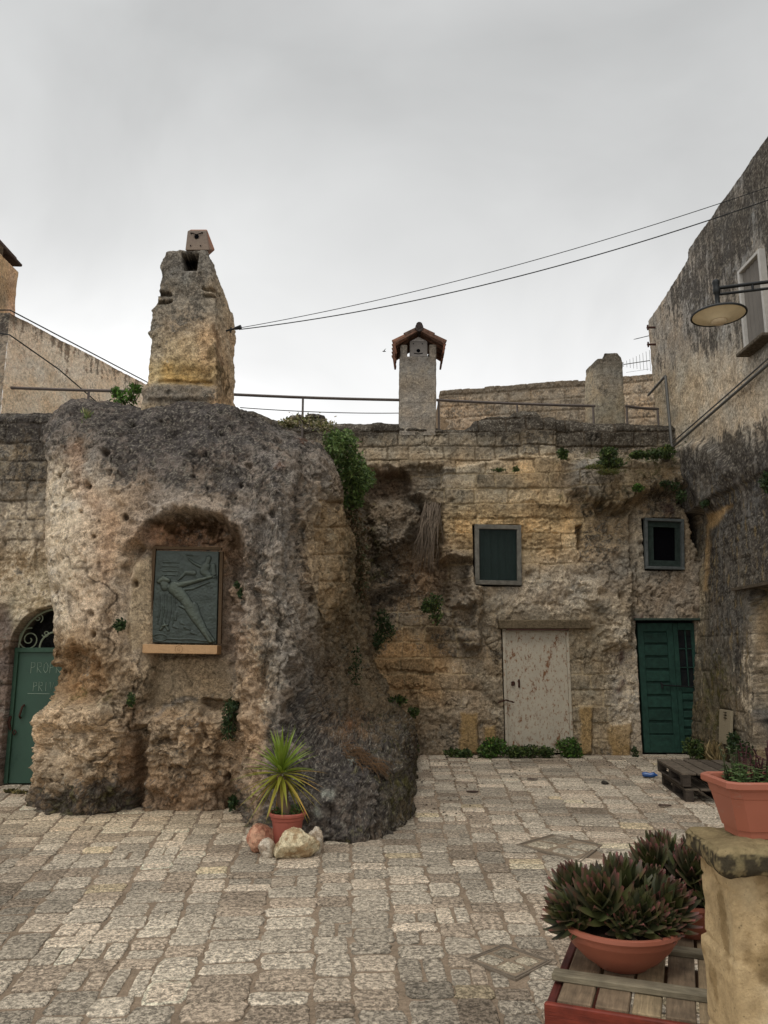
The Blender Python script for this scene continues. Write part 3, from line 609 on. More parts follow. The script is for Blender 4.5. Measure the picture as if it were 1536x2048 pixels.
col = mixc(col, lin((158, 140, 108))*K, groove*ss(870, 940, V)*.38)
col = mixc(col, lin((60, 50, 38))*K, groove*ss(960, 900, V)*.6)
for q in ([(922,1428),(955,1428),(955,1508),(922,1508)], [(969,1452),(992,1452),(992,1512),(969,1512)], [(1159,1412),(1183,1412),(1183,1508),(1159,1508)], [(1220,1448),(1261,1448),(1261,1514),(1220,1514)]):
    col = mixc(col, lin((132, 106, 64))*K, poly(wu*.4+su*.6, wv*.4+sv*.6, q, 4)*.7)
col = mixc(col, lin((58, 40, 38))*K, poly(wu, wv, [(1322,1008),(1348,1010),(1350,1034),(1330,1034)], 6)*.6)
col = mixc(col, lin((112, 48, 32))*K, line(wu, wv, [(1040,1251),(1138,1253)], 5, 2)*.7*ss(-.2, .2, fbm(P, 8, 3, off=701)))
col = mixc(col, lin((70, 42, 40))*K, poly(wu, wv, [(1268,1234),(1286,1230),(1290,1244),(1270,1246)], 4)*.7)
for cu, cv in ((1244,1308),(1243,1318),(1246,1366),(1240,1380)): col = mixc(col, lin((60, 36, 36))*K, np.exp(-(((su-cu)/5)**2+((sv-cv)/8)**2))*.8)
col = mixc(col, lin((26, 24, 22))*K, poly(wu, wv, [(1350,970),(1375,990),(1402,1040),(1414,1070),(1406,1118),(1388,1092),(1390,1060),(1368,1012)], 5)*.85)
col = mixc(col, lin((54, 44, 32))*K, poly(wu, wv, [(744,940),(822,940),(816,965),(790,975),(748,975)], 6)*.5)
col = col*(1-.65*np.clip(pit, 0, 1)[..., None])*(1-.55*CRB[..., None])
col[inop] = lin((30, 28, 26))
grid('wall', P, M_WALL, root_back, col=col, flip=False)
# concrete lintel above the grey door and the thin metal drip over the green one
b = MB(); p0 = PY(998, 1252, YB-.05); p1 = PY(1186, 1256, YB-.05)


# ---- window 1 (wire mesh, weathered frame) and window 2 (dark hole)
def frame4(b, a, y, wd, th, col):
    (u0, v0), (u1, v1), (u2, v2), (u3, v3) = a
    q = [PY(u0, v0, y), PY(u1, v1, y), PY(u2, v2, y), PY(u3, v3, y)]
    for k in range(4):
        s = q[k]; e = q[(k+1) % 4]; d = (e-s).normalized()
        s2 = s+d*(wd if k % 2 else 0)*.999; e2 = e-d*(wd if k % 2 else 0)*.999
        c = (q[0]+q[1]+q[2]+q[3])/4; nrm = Vector((0, 1, 0)); inw = d.cross(nrm); inw = inw if inw.dot(c-s) > 0 else -inw
        b.beam(s2+inw*wd/2, e2+inw*wd/2, th, wd, tint(col, .85, 1.15), .006, up=inw)
    return q
GW = C(104, 100, 90, 1.7)
w1 = MB(); q = frame4(w1, ((949,1049),(1042,1051),(1043,1171),(950,1169)), YB-.02, .075, .07, GW); W1 = w1.build('window', M_WOODG, root_back)
m = MB()
a, c = PY(957, 1058, YB+.02), PY(1034, 1162, YB+.02); n_ = 34
for k in range(n_+1):
    x = a.x+(c.x-a.x)*k/n_; m.tube([(x, YB+.02, c.z), (x, YB+.02+.01*math.sin(k), a.z)], .0022, 3, C(40, 66, 58, 1.2), False)
for k in range(46):
    z = c.z+(a.z-c.z)*k/45; m.tube([(a.x, YB+.024, z), (c.x, YB+.024, z)], .0022, 3, C(40, 66, 58, 1.2), False)
M_NET = plain('green_wire', C(44, 72, 62, 1.3), .6, .2, vcol=False)
m.build('wire_mesh', M_NET, W1)
m = MB(); m.box(((a.x+c.x)/2, YB+.10, (a.z+c.z)/2), (c.x-a.x+.1, .02, a.z-c.z+.1)); 
for k in range(4): m.box((a.x+.1+k*.13, YB+.075, (a.z+c.z)/2), (.03, .02, a.z-c.z))
m.build('shutter', plain('green_black_panel', C(20, 34, 34, 1.2), .6, var=.4, s=6), W1)
w2 = MB(); frame4(w2, ((1288,1036),(1367,1039),(1368,1140),(1290,1138)), YB-.02, .05, .08, C(84, 88, 86, 1.5)); W2 = w2.build('window', M_WOODG, root_back)
w3 = MB(); frame4(w3, ((1294,1042),(1361,1045),(1362,1134),(1296,1132)), YB+.04, .1, .04, C(44, 56, 50, 1.4)); w3.build('sash', M_WOODG, W2)
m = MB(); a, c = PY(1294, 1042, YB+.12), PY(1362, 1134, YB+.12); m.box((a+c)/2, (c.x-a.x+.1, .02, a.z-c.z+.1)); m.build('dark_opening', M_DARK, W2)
# ---- grey rusty metal door
M_RDOOR = plain('rusted_grey_paint', C(168, 158, 138, 1.7), .6, .1, .07, 8, .08, spots=[(C(146, 100, 58, 1.2), .545, 26, (1, 1, .5)), (C(134, 84, 40, 1.15), .565, 5, (2, 2, 1)), (C(84, 46, 30, 1.4), .62, 30, (1, 1, .7))])
b = MB(); a = PY(1012, 1262, YB+.04); c = PY(1137, 1512, YB+.04); c.z = .03; a.x = PY(1011, 1385, YB+.04).x; c.x = PY(1138, 1385, YB+.04).x
b.box(((a.x+c.x)/2, YB+.05, (a.z+c.z)/2), (c.x-a.x-.02, .03, a.z-c.z-.01), bev=.004)
DR = b.build('door', M_RDOOR, root_back); DR['label'] = 'grey metal door streaked with rust'
b = MB()
for x in (a.x-.005, c.x+.005): b.box((x, YB+.03, (a.z+c.z)/2), (.045, .06, a.z-c.z+.02), bev=.004)
b.box(((a.x+c.x)/2, YB+.03, a.z+.012), (c.x-a.x+.055, .06, .045), bev=.004)
b.box((a.x+.07, YB+.03, (a.z+c.z)/2), (.02, .012, a.z-c.z-.05)); b.build('door_frame', M_RDOOR, DR)
b = MB()
hp = PY(1026, 1367, YB+.03); b.lathe((hp.x, YB+.02, hp.z), [(.0, -.04), (.03, -.03), (.032, .03), (0, .04)], 10); b.box((hp.x+.1, YB+.025, hp.z), (.03, .03, .14), bev=.01)
b.build('handle', M_RUST, DR)
b = MB(); hp = PY(1012, 1400, YB-.02); pts = [hp+Vector((.02*math.sin(k*2.1), -.015+.006*math.cos(k*1.7), .0-.006*abs(k-6))) +Vector(((k-6)*.022, 0, 0)) for k in range(13)]
b.tube(pts, .012, 6); b.build('chain', M_RUST, DR)
b = MB(); l0 = PY(996, 1240, YB); l1 = PY(1180, 1258, YB)
b.box(((l0.x+l1.x)/2, YB+.0, (l0.z+l1.z)/2), (l1.x-l0.x, .18, l0.z-l1.z), bev=.015, col=C(112, 98, 76, K)); 
b.build('lintel', M_WALL, root_back)
b = MB(); b.box(((l0.x+l1.x)/2-.12, YB-.0, l1.z-.012), (l1.x-l0.x-.5, .18, .022)); b.build('lintel_bar', M_RUST, root_back)
# ---- green double door
M_GDOOR = wood_mat('green_worn_paint', .6, .18, paint=(C(58, 56, 48, 1.5), 1.28))
gc = C(36, 72, 60, 1.15); YD = YB+.10
A = PY(1281, 1246, YD); B_ = PY(1400, 1246, YD); zt = A.z; zb = .03; xl, xr = PY(1281, 1375, YD).x, PY(1400, 1375, YD).x; xm = xl+(xr-xl)*.60
GD = MB(); GD.box(((xl+xr)/2, YD+.03, (zt+zb)/2), (xr-xl, .03, zt-zb), col=tuple(q*.9 for q in gc)); GDo = GD.build('door', M_GDOOR, root_back); GDo['label'] = 'green wooden double door with raised panels'
b = MB()
for x in (xl+.05, xm-.05): b.box((x, YD, (zt+zb)/2), (.1, .035, zt-zb), col=gc, bev=.006)
hts = [.0, .30, .30, .30, .33, .33, .30, .26]
z = zb+.28; b.box(((xl+xm)/2, YD-.001, zb+.14), (xm-xl-.2, .034, .28), col=gc, bev=.005)
np_ = 8; ph = (zt-.14-z)/np_
for k in range(np_):
    b.box(((xl+xm)/2, YD+.004, z+ph*(k+.5)), (xm-xl-.2, .026, ph-.03), col=tint(gc, .85, 1.1), bev=.012)
b.box(((xl+xm)/2, YD-.001, zt-.07), (xm-xl-.2, .034, .14), col=gc, bev=.005)
b.build('left_leaf', M_GDOOR, GDo)
b = MB()
for x in (xm+.045, xr-.05): b.box((x, YD, (zt+zb)/2), (.08, .035, zt-zb), col=gc, bev=.006)
zg0 = zt-.12-.92; x0, x1 = xm+.09, xr-.09
b.box(((x0+x1)/2, YD, zt-.06), (x1-x0, .033, .12), col=gc, bev=.005); b.box(((x0+x1)/2, YD, zg0-.05), (x1-x0, .033, .1), col=gc, bev=.005)
for k in range(5):
    ph = (zg0-.1-zb-.25)/5; b.box(((x0+x1)/2, YD+.004, zb+.25+ph*(k+.5)), (x1-x0, .026, ph-.03), col=tint(gc, .85, 1.1), bev=.012)
b.box(((x0+x1)/2, YD, zb+.12), (x1-x0, .034, .24), col=tuple(q*.6 for q in gc), bev=.005)
b.build('right_leaf', M_GDOOR, GDo)
b = MB(); b.box(((x0+x1)/2, YD+.012, (zt-.12+zg0)/2), (x1-x0, .004, zt-.12-zg0)); gl = b.build('glass', plain('dark_glass', (.008, .01, .012), .12, 0, .2, spec=.6), GDo)
b = MB()
for k in (1, 2): b.box(((x0+x1)/2, YD-.006, zg0+(zt-.12-zg0)*k/3), (x1-x0, .012, .012), col=gc)
b.box(((x0+x1)/2+.01, YD-.006, (zt-.12+zg0)/2), (.02, .012, zt-.12-zg0), col=gc); b.build('glazing_bar', M_GDOOR, GDo)
b = MB(); h0 = PY(1324, 1370, YD-.05); h1 = PY(1386, 1374, YD-.05); b.tube([h0, h1, h1+Vector((.02, 0, -.03)), h1+Vector((.03, 0, -.2))], .012, 8); b.tube([h0+Vector((0, .04, .03)), h0+Vector((0, 0, .01)), h0+Vector((0, 0, -.05))], .018, 8)
b.build('locking_bar', M_IRON, GDo)
b = MB(); b.box(((xl+xr)/2-.03, YB-.03, zt+.055), (xr-xl+.12, .12, .035), bev=.004); b.build('drip_bar', plain('green_grey_metal', C(58, 74, 64, 1.4), .5, .3), GDo)

# ---------------------------------------------------------------- wall with the arched door on the left
YL = 9.95
root_left = empty('cellar_front', (-5.2, YL, 0), 'masonry cellar front left of the outcrop with green arched door and scroll grille', 'building')
xs = np.arange(-6.4, -4.0, .011); zs = np.arange(-.05, 5.6, .0125)
X, Zz = np.meshgrid(xs, zs); P = np.stack([X, np.full_like(X, YL), Zz], -1)
U, V = topx(P); WN = fbm(P, 2.6, 3, off=800); WM = fbm(P, 11, 3, off=820)
hz = CZ+YL*np.tan(np.arctan((1024-topline(U[0], [(-300,826),(0,822),(60,824),(78,829),(88,812),(96,808),(150,809),(164,822),(180,835),(220,832)]))/F)+PIT)+.015*WN[0]
over_ = np.clip(P[..., 2]-hz[None, :], 0, None); P[..., 2] = np.minimum(P[..., 2], hz[None, :]-.05*over_)
U, V = topx(P); su = U+3*WN+2.5*WM; sv = V+3*fbm(P, 2.6, 3, off=840)+2.5*fbm(P, 11, 3, off=860)
jd, bid = courses(X+.02*WN, P[..., 2]+.02*WN, .265, .3, .55, 11, .1); mas = field(U, V, [(40,880,80,60,.9),(40,1050,60,60,.5),(40,1150,60,50,.4)], .5)
groove = ss(.02, .004, jd+.005*WM)*ss(.3, .6, mas)
dd, pit = rough(P, .5, 70.0, .6); Yo = -dd+groove*.02+(bid-.5)*.03
cx = PY(100, 1300, YL).x; zs_ = PY(100, 1300, YL).z; rx = .56; rzh = PY(90, 1212, YL).z-zs_
jl = PY(21, 1300, YL).x; rx = cx-jl
ins = ((X > jl) & (X < cx+rx) & (P[..., 2] < zs_)) | ((((X-cx)/rx)**2+((P[..., 2]-zs_)/rzh)**2 < 1) & (P[..., 2] >= zs_))
dist = np.sqrt(((X-cx)/rx)**2+((P[..., 2]-zs_)/rzh)**2)
vous = (dist < 1.22)*(P[..., 2] > zs_)
Yo = Yo-vous*.02*ss(1.22, 1.18, dist)
P[..., 1] = YL+Yo+over_+ss(.12, 0, hz[None, :]-P[..., 2])**2*.07
P[..., 1][ins] = YL+.42
base = field(U, V, [(40,860,120,30,(92,84,74)),(40,920,80,40,(126,112,90)),(40,1040,60,50,(132,120,102)),(30,1130,60,30,(120,98,68)),(60,1170,50,40,(150,136,108)),(5,1400,12,150,(92,78,68))], (126, 108, 82))
dark = field(U, V, [(60,830,200,22,.68),(120,850,60,40,.7),(40,960,70,40,.5),(40,1050,60,40,.25),(5,1400,20,140,.3)], .3); pale = field(U, V, [(50,1050,40,50,.45),(60,1170,50,40,.5)], .12)
col = stone_paint(P, U, V, base, dark, None, pale, 80.0); col = mixc(col, lin((56, 48, 40))*K, groove*.5); col *= (1+(bid-.5)*.3)[..., None]
col[ins] = (.02, .02, .02)
grid('wall', P, M_WALL, root_left, col=col)
YLD = YL+.14
zd0 = .02; zd1 = PY(60, 1300, YLD).z; xa = jl+.0; xb = cx+rx
M_LDOOR = plain('green_sheet_door', C(44, 78, 60, 1.35), .5, .0, .12, 3, .05, spots=[(C(30, 64, 50, 1.35), .56, 2.2, (1, 1, .7))])
b = MB(); b.box(((xa+xb)/2, YLD+.02, (zd0+zd1)/2), (xb-xa-.06, .03, zd1-zd0), bev=.004); LD = b.build('door', M_LDOOR, root_left); LD['label'] = 'green sheet-metal door scratched with white letters'
b = MB()
for x in (xa+.025, xb-.025): b.box((x, YLD, (zd0+zd1)/2), (.05, .05, zd1-zd0), bev=.005)
b.box(((xa+xb)/2, YLD, zd1+.0), (xb-xa, .06, .06), bev=.005); b.build('door_frame', plain('green_frame', C(40, 74, 54, 1.5), .6, 0, .25, 20), LD)
b = MB(); h = PY(42, 1425, YLD-.03); b.tube([h+Vector((.02, .03, .09)), h+Vector((.015, -.01, .07)), h+Vector((-.01, -.015, -.04)), h+Vector((-.015, .03, -.07))], .013, 8)
h = PY(7, 1445, YLD-.02); h.x = max(h.x, jl+.02); b.tube([h+Vector((0, 0, .08)), h+Vector((-.01, -.02, 0)), h+Vector((.01, 0, -.09))], .02, 8); h2 = h+Vector((.06, 0, -.12)); b.tube([h2+Vector((.0, 0, .03)), h2+Vector((.03, -.01, .0)), h2+Vector((0, 0, -.03)), h2+Vector((-.02, 0, .0)), h2+Vector((0, 0, .03))], .008, 6)
b.build('handle', M_RUST, LD)
# faint hand-scratched lettering
strokes = {'P': [[(0,0),(0,1),(.55,.95),(.6,.62),(0,.5)]], 'R': [[(0,0),(0,1),(.55,.95),(.6,.65),(0,.5),(.65,0)]], 'O': [[(.3,0),(0,.3),(.05,.8),(.35,1),(.65,.7),(.6,.25),(.3,0)]], 'I': [[(.3,0),(.3,1)]], 'V': [[(0,1),(.35,0),(.7,1)]], 'A': [[(0,0),(.35,1),(.7,0)],[(.15,.4),(.55,.4)]], 'E': [[(.6,0),(0,0),(0,1),(.6,1)],[(0,.5),(.5,.5)]], 'T': [[(.35,0),(.35,1)],[(0,1),(.7,1)]]}
b = MB()
def scratch(word, u0, v0, v1):
    o = PY(u0, v1, YLD); hgt = PY(u0, v0, YLD).z-o.z; x = 0
    for ch in word:
        if ch != ' ':
            for st in strokes[ch]:
                b.tube([Vector((o.x+x+px_*hgt*.62+random.uniform(-.002, .002), YLD+.002, o.z+py_*hgt+random.uniform(-.003, .003)))for px_, py_ in st], .0022, 4)
        x += hgt*.62*1.0
M_SCR = plain('chalky_scratch', C(150, 166, 146, 1.9), .9)
scratch('PROPRIETA', 61, 1325, 1346); b.build('scratched_lettering', M_SCR, LD); b = MB(); scratch('PRIVATA', 66, 1364, 1382)
o = PY(55, 1387, YLD); b.tube([o+Vector((0, .002, 0)), o+Vector((.28, .002, -.004))], .002, 4)
b.build('scratched_lettering', M_SCR, LD)
b = MB()   # fanlight scrolls
def spiral(c, r0, turns, a0, sgn=1, n=40, th=.008):
    pts = []
    for k in range(n+1):
        t = k/n; r = r0*(1-.86*t); a = a0+sgn*turns*2*math.pi*t; pts.append(Vector((c.x+r*math.cos(a), YLD+.01, c.z+r*math.sin(a))))
    b.tube(pts, th, 5)
b.tube([Vector((cx-(rx-.03)*math.cos(t), YLD+.01, zs_+(rzh-.03)*math.sin(t))) for t in np.linspace(.02, math.pi-.02, 36)], .014, 6)
for sg in (-1, 1):
    c0 = Vector((PY(58, 1279, YLD).x if sg < 0 else 2*cx-PY(58, 1279, YLD).x, 0, PY(58, 1279, YLD).z))
    spiral(c0, .15, 1.9, R(80) if sg < 0 else R(100), 1 if sg < 0 else -1)
    c1 = Vector((PY(76, 1236, YLD).x if sg < 0 else 2*cx-PY(76, 1236, YLD).x, 0, PY(76, 1236, YLD).z)); spiral(c1, .065, 1.4, R(-60) if sg < 0 else R(240), 1 if sg < 0 else -1, th=.007)
    c2 = Vector((PY(91, 1267, YLD).x if sg < 0 else 2*cx-PY(91, 1267, YLD).x, 0, PY(91, 1267, YLD).z)); spiral(c2, .05, 1.2, R(200), 1, th=.006)
b.tube([Vector((cx-.2*math.cos(t), YLD+.01, zd1+.03+.2*math.sin(t))) for t in np.linspace(0, math.pi, 20)], .012, 6)
b.build('fanlight_grille', plain('pale_green_iron', C(104, 112, 92, 2.2), .6, .1), root_left)

# ---------------------------------------------------------------- tall house on the right, with its battered foot
root_right = empty('side_house', (5.2, 11, 0), 'tall blackened stone house along the right side of the yard with sloping foot', 'house')
ys = np.arange(5.0, 14.05, .018); zs = np.arange(-.05, 9.4, .018)
Yg, Zz = np.meshgrid(ys, zs); P = np.stack([np.full_like(Yg, 5.15), Yg, Zz], -1)
def yz(u, v, X=5.15): p = PX(u, v, X); return p.y, p.z
WN = fbm(P, 2.2, 3, off=900); WM = fbm(P, 10, 3, off=920)
ytop = np.interp(ys, [5, 12.0, 12.06, 14.1], [8.55, 8.36, 8.18, 7.98])+.01*WN[0]
over_ = np.clip(P[..., 2]-ytop[None, :], 0, None); P[..., 2] = np.minimum(P[..., 2], ytop[None, :])
z1 = P[..., 2]
kz = np.interp(ys, [5, 10.2, 13.0, 14], [4.05, 4.05, 3.98, 3.95])[None, :]
batt = np.where(z1 < kz, 5.0+.48*np.clip(z1/kz, 0, 1), 5.15)
step_ = ss(kz-.03, kz+.02, z1); Xo = (5.0+(.20+.26*ss(11.6, 13.0, Yg))*np.clip(z1/3.98, 0, 1))*(1-step_)+5.15*step_
jd, bid = courses(Yg+.02*WN, z1+.015*WN, .27, .35, .6, 21)
groove = ss(.018, .004, jd+.005*WM)*ss(.0, .3, fbm(P, 1.5, 2, off=930)+.05)*ss(4.6, 4.2, z1)
dd, pit = rough(P, .32, 90.0, .5); dd = dd*(.45+.55*ss(5.2, 4.6, z1))
Uu, Vv = topx(np.stack([Xo, Yg, z1], -1)); su = Uu+4*WN; sv = Vv+4*WM
Xo = Xo-dd+groove*.012+over_
rock_c = poly(su, sv, [(1330,905),(1400,880),(1440,900),(1470,940),(1440,1010),(1420,1030),(1380,960),(1345,950)], 10)   # living rock bulging at the corner
Xo = Xo-rock_c*.12
Xo += poly(su, sv, [(1497,1178),(1700,1140),(1700,1540),(1510,1540),(1512,1400),(1506,1300)], 3)*.22
P[..., 0] = Xo
u, v = topx(P)
vs_ = fbm(P*np.array([1, 7, .9]), 1, 4, .6, 940); vs2 = fbm(P*np.array([1, 10, 2.8]), 1, 4, .65, 955)
base = field(u, v, [(1420,500,120,130,(138,130,120)),(1360,800,60,60,(158,142,116)),(1450,800,70,70,(164,148,124)),(1500,620,60,80,(150,140,124)),(1330,680,30,60,(134,122,106)),(1450,1000,90,80,(100,95,88)),(1450,1250,60,160,(96,90,80)),(1405,1150,12,120,(140,124,92)),
  (1420,1420,40,80,(98,86,62)),(1500,1400,40,80,(124,110,88)),(1525,1250,14,60,(140,118,84)),(1500,460,60,60,(120,115,106))], (118, 106, 90))
dark = field(u, v, [(1500,380,90,100,.7),(1400,520,70,80,.64),(1420,640,70,50,.5),(1320,720,40,90,.26),(1440,800,90,60,.08),(1400,850,60,30,.0),(1500,760,50,30,.0),(1480,900,80,50,.72),(1450,1000,90,50,.62),(1460,1120,70,100,.58),(1450,1280,40,100,.5),(1404,1250,8,220,.1),(1520,1330,24,120,.25),(1410,1420,30,80,.4),(1520,560,30,60,.3)], .4)
moss = field(u, v, [(1430,1400,26,60,.55),(1400,1440,20,60,.4),(1470,1100,80,60,.1)], .0); pale = field(u, v, [(1400,1180,10,130,.35),(1500,1370,24,60,.45),(1440,600,80,80,.22),(1460,1380,20,60,.3)], .14)
col = stone_paint(P, u, v, base, dark+.32*vs_+.26*vs2+.2*fbm(P, 1.6, 3, off=966), moss, pale-.3*vs2-.2*fbm(P, 2.2, 3, off=977), 95.0, darkc=(54, 50, 46), var=1.1)
stk = ss(.2, .5, vs2)*ss(930, 1000, v); col = mixc(col, lin((128, 110, 76))*K, stk*.5)
col = mixc(col, lin((168, 138, 96))*K, poly(su, sv, [(1412,1035),(1460,1008),(1420,1060),(1412,1180),(1408,1180)], 5)*.8)  # lit edge of the sloping foot put into the colour as a lighter streak
col = mixc(col, lin((96, 94, 92))*K, poly(su, sv, [(1508,1420),(1560,1405),(1560,1520),(1520,1515)], 6)*.7); col = mixc(col, lin((20, 20, 22)), line(su, sv, [(1516,1440),(1522,1470),(1526,1444)], 9, 3)*.9)
col = mixc(col, lin((60, 54, 46))*K, groove*.5)
grid('wall', P, M_WALL, root_right, col=col, flip=True)
b = MB(); b.box((6.9, 9.5, 3.9), (2.0, 9.0, 7.7), col=C(120, 108, 90, K)); b.build('core', M_WALL, root_right)
# window with pale frame, drawn on the wall plane
Xw = 5.07; c4 = [PX(1484, 540, Xw), PX(1524, 497, Xw), PX(1530, 668, Xw), PX(1488, 706, Xw)]
yn = (c4[1].y+c4[2].y)/2; yf = (c4[0].y+c4[3].y)/2; zt_ = (c4[0].z+c4[1].z)/2; zb_ = (c4[2].z+c4[3].z)/2
b = MB(); fw = C(176, 172, 164, 1.6)
for y in (yn, yf): b.box((Xw+.02, y, (zt_+zb_)/2), (.09, .05, zt_-zb_+.05), col=fw, bev=.006)
for z in (zt_, zb_): b.box((Xw+.02, (yn+yf)/2, z), (.09, abs(yf-yn)-.052, .05), col=fw, bev=.006)
WR = b.build('window', plain('white_frame', fw, .6, vcol=True, var=.12), root_right)
b = MB()
y0, y1 = yn+.025, yf-.025; nn = 24
for k in range(nn): 
    ya = y0+(y1-y0)*k/nn; yb_ = y0+(y1-y0)*(k+1)/nn; b.quad((Xw+.03+.008*math.sin(k*1.3), ya, zb_), (Xw+.03+.008*math.sin((k+1)*1.3), yb_, zb_), (Xw+.03+.008*math.sin((k+1)*1.3), yb_, zt_), (Xw+.03+.008*math.sin(k*1.3), ya, zt_))
b.build('curtain', plain('grey_curtain', C(110, 104, 96, 1.5), .8, var=.1, s=3), WR)
b = MB(); b.box((Xw-.02, (yn+yf)/2, zb_-.05), (.2, yf-yn+.16, .05), col=C(110, 100, 86, K), bev=.01); b.build('sill', M_WALL, WR)
# conduits fixed to the wall
def onwall(u, v, X=5.06): return PX(u, v, X)
b = MB(); b.tube([onwall(1345,895), onwall(1440,812), onwall(1536,729), onwall(1640,640)], .022, 8); b.tube([onwall(1345,888)+Vector((0,0,.03)), onwall(1440,806)+Vector((0,0,.03)), onwall(1536,722)+Vector((0,0,.03)), onwall(1640,634)], .012, 8)
b.build('conduit', M_GALV, root_right)
b = MB(); b.tube([onwall(1331,752), onwall(1337,820), onwall(1344,893)], .028, 8); b.tube([onwall(1331,752), onwall(1297,790)], .024, 8); b.build('drainpipe', M_GALV, root_right)
for uu_, vv_ in ((1306,655), (1307,689)):
    b = MB(); p = PX(uu_, vv_, 5.1); b.beam(p+Vector((.05, 0, 0)), p+Vector((-.12, 0, 0)), .03, .03); b.beam(p+Vector((-.1, 0, .05)), p+Vector((-.1, 0, -.05)), .025, .025, up=(0, 1, 0)); b.build('iron_bracket', M_RUST, root_right)
b = MB(); a_, c_ = PX(1446, 1418, 5.02), PX(1472, 1492, 5.0); b.box(((a_.x+c_.x)/2-.05, (a_.y+c_.y)/2, (a_.z+c_.z)/2), (.04, abs(a_.y-c_.y), abs(a_.z-c_.z)), Euler((0, R(6), 0)).to_matrix(), bev=.006, col=C(140, 128, 104, 1.8))
UC = b.build('meter_cover', M_LIME, root_right)
b = MB()
for k in range(3): b.box(((a_.x+c_.x)/2-.062, (a_.y+c_.y)/2-.03, (a_.z+c_.z)/2+.13+k*.04), (.02, .07, .008), Euler((0, R(6), 0)).to_matrix())
b.build('vent_slot', M_DARK, UC)
b = MB(); d0 = PX(1497, 1176, 5.3); b.box((5.22, d0.y-.5, d0.z-.02), (.3, 1.1, .04), col=C(96, 84, 68, 1.3)); b.build('door_hood', M_WOODG, root_right)
# ---------------------------------------------------------------- square stacks: corner sections -> dense noisy ring
def stack(name, secs, mat, parent, paint, amp=.5, seed=0.0, step=.014, hook=None, topn=5):
    """secs: list of 4 corners (front-left, front-right, back-right, back-left), bottom to top"""
    S = np.array([[tuple(p) for p in s] for s in secs], float)
    ctr = S[-1].mean(0); caps = [ctr+(S[-1]-ctr)*k+np.array([0, 0, z]) for k, z in ((.985, .004), (.6, .012), (.02, .014))]
    S = np.concatenate([S, np.array(caps)])
    nseg = [max(4, int(np.linalg.norm(S[0, (k+1) % 4]-S[0, k])/step)) for k in range(4)]
    cols = []
    for k in range(4):
        t = (np.arange(nseg[k])/nseg[k])[None, :, None]; cols.append(S[:, k][:, None]*(1-t)+S[:, (k+1) % 4][:, None]*t)
    G_ = np.concatenate(cols, 1); rows_ = []
    for k in range(len(G_)-1):
        m = max(2, int(np.linalg.norm(G_[k+1, 0]-G_[k, 0])/step)); t = (np.arange(m)/m)[:, None, None]; rows_.append(G_[k]*(1-t)+G_[k+1]*t)
    P = np.concatenate(rows_+[G_[-1:]], 0)
    # round the corners slightly
    for _ in range(3): P = .25*np.roll(P, 1, 1)+.5*P+.25*np.roll(P, -1, 1)
    n = normals(P, True); c0 = P.mean(1, keepdims=True); sg = np.sign(((P-c0)*n).sum(-1, keepdims=True).mean()); n = n*sg
    d, pit = rough(P, amp, seed, .8); P = P+n*d[..., None]
    if hook: hook(P)
    u, v = topx(P); col = paint(P, u, v); col = col*(1-.45*pit)[..., None]
    return grid(name, P, mat, parent, col=col, closed=True)

# ---- big crumbling chimney on the outcrop
CH = empty('stone_chimney', (-2.45, 9.6, 4.5), 'tall crumbling yellow-grey stone chimney standing on the outcrop with a vent block on top', 'chimney')
prof = [(838,280,425,476),(800,284,436,470),(772,287,436,468),(764,292,434,466),(700,298,430,470),(655,302,428,470),(620,309,428,472),(600,315,427,472),(584,318,426,471),(560,320,424,460),(545,322,423,456),(520,326,420,446),(505,333,416,440),(500,338,414,432)]
secs = []
for v, ul, uc, ur in prof:
    yf = 9.15; a = PY(ul, v, yf); c = PY(uc, v, yf); z = a.z
    e = PUYZ(ur, 9.95, z); f_ = Vector((a.x+.05, 9.95, z)); secs.append([a, Vector((c.x, yf, z)), e, f_])
def chim_hook(P):
    u, v = topx(P); f = P[..., 1] < 9.5
    wu = u+4*fbm(P, 8, 2, off=1201); wv = v+3*fbm(P, 8, 2, off=1210)
    P[..., 1] += poly(u, v, [(364,509),(397,508),(392,540),(369,540)], 2)*f*.42
    for pts, w_, d_ in (([(408,577),(426,580),(436,588)], 5, .10), ([(408,590),(430,592)], 4, .08), ([(320,588),(338,588)], 5, .1), ([(320,606),(342,602)], 5, .12), ([(318,760),(420,764)], 4, .05)):
        P[..., 1] += line(wu, wv, pts, w_, 3)*f*d_
    P[..., 1] += poly(wu, wv, [(300,768),(430,772),(440,800),(296,800)], 4)*f*-.05
    P[..., 1] += poly(wu, wv, [(325,732),(420,742),(424,764),(330,758)], 8)*f*.05
    lf = np.clip(1-(u-300)/40, 0, 1)*ss(560, 600, v)*ss(720, 640, v); P[..., 0] += lf*.06*(fbm(P, 7, 3, off=1230))
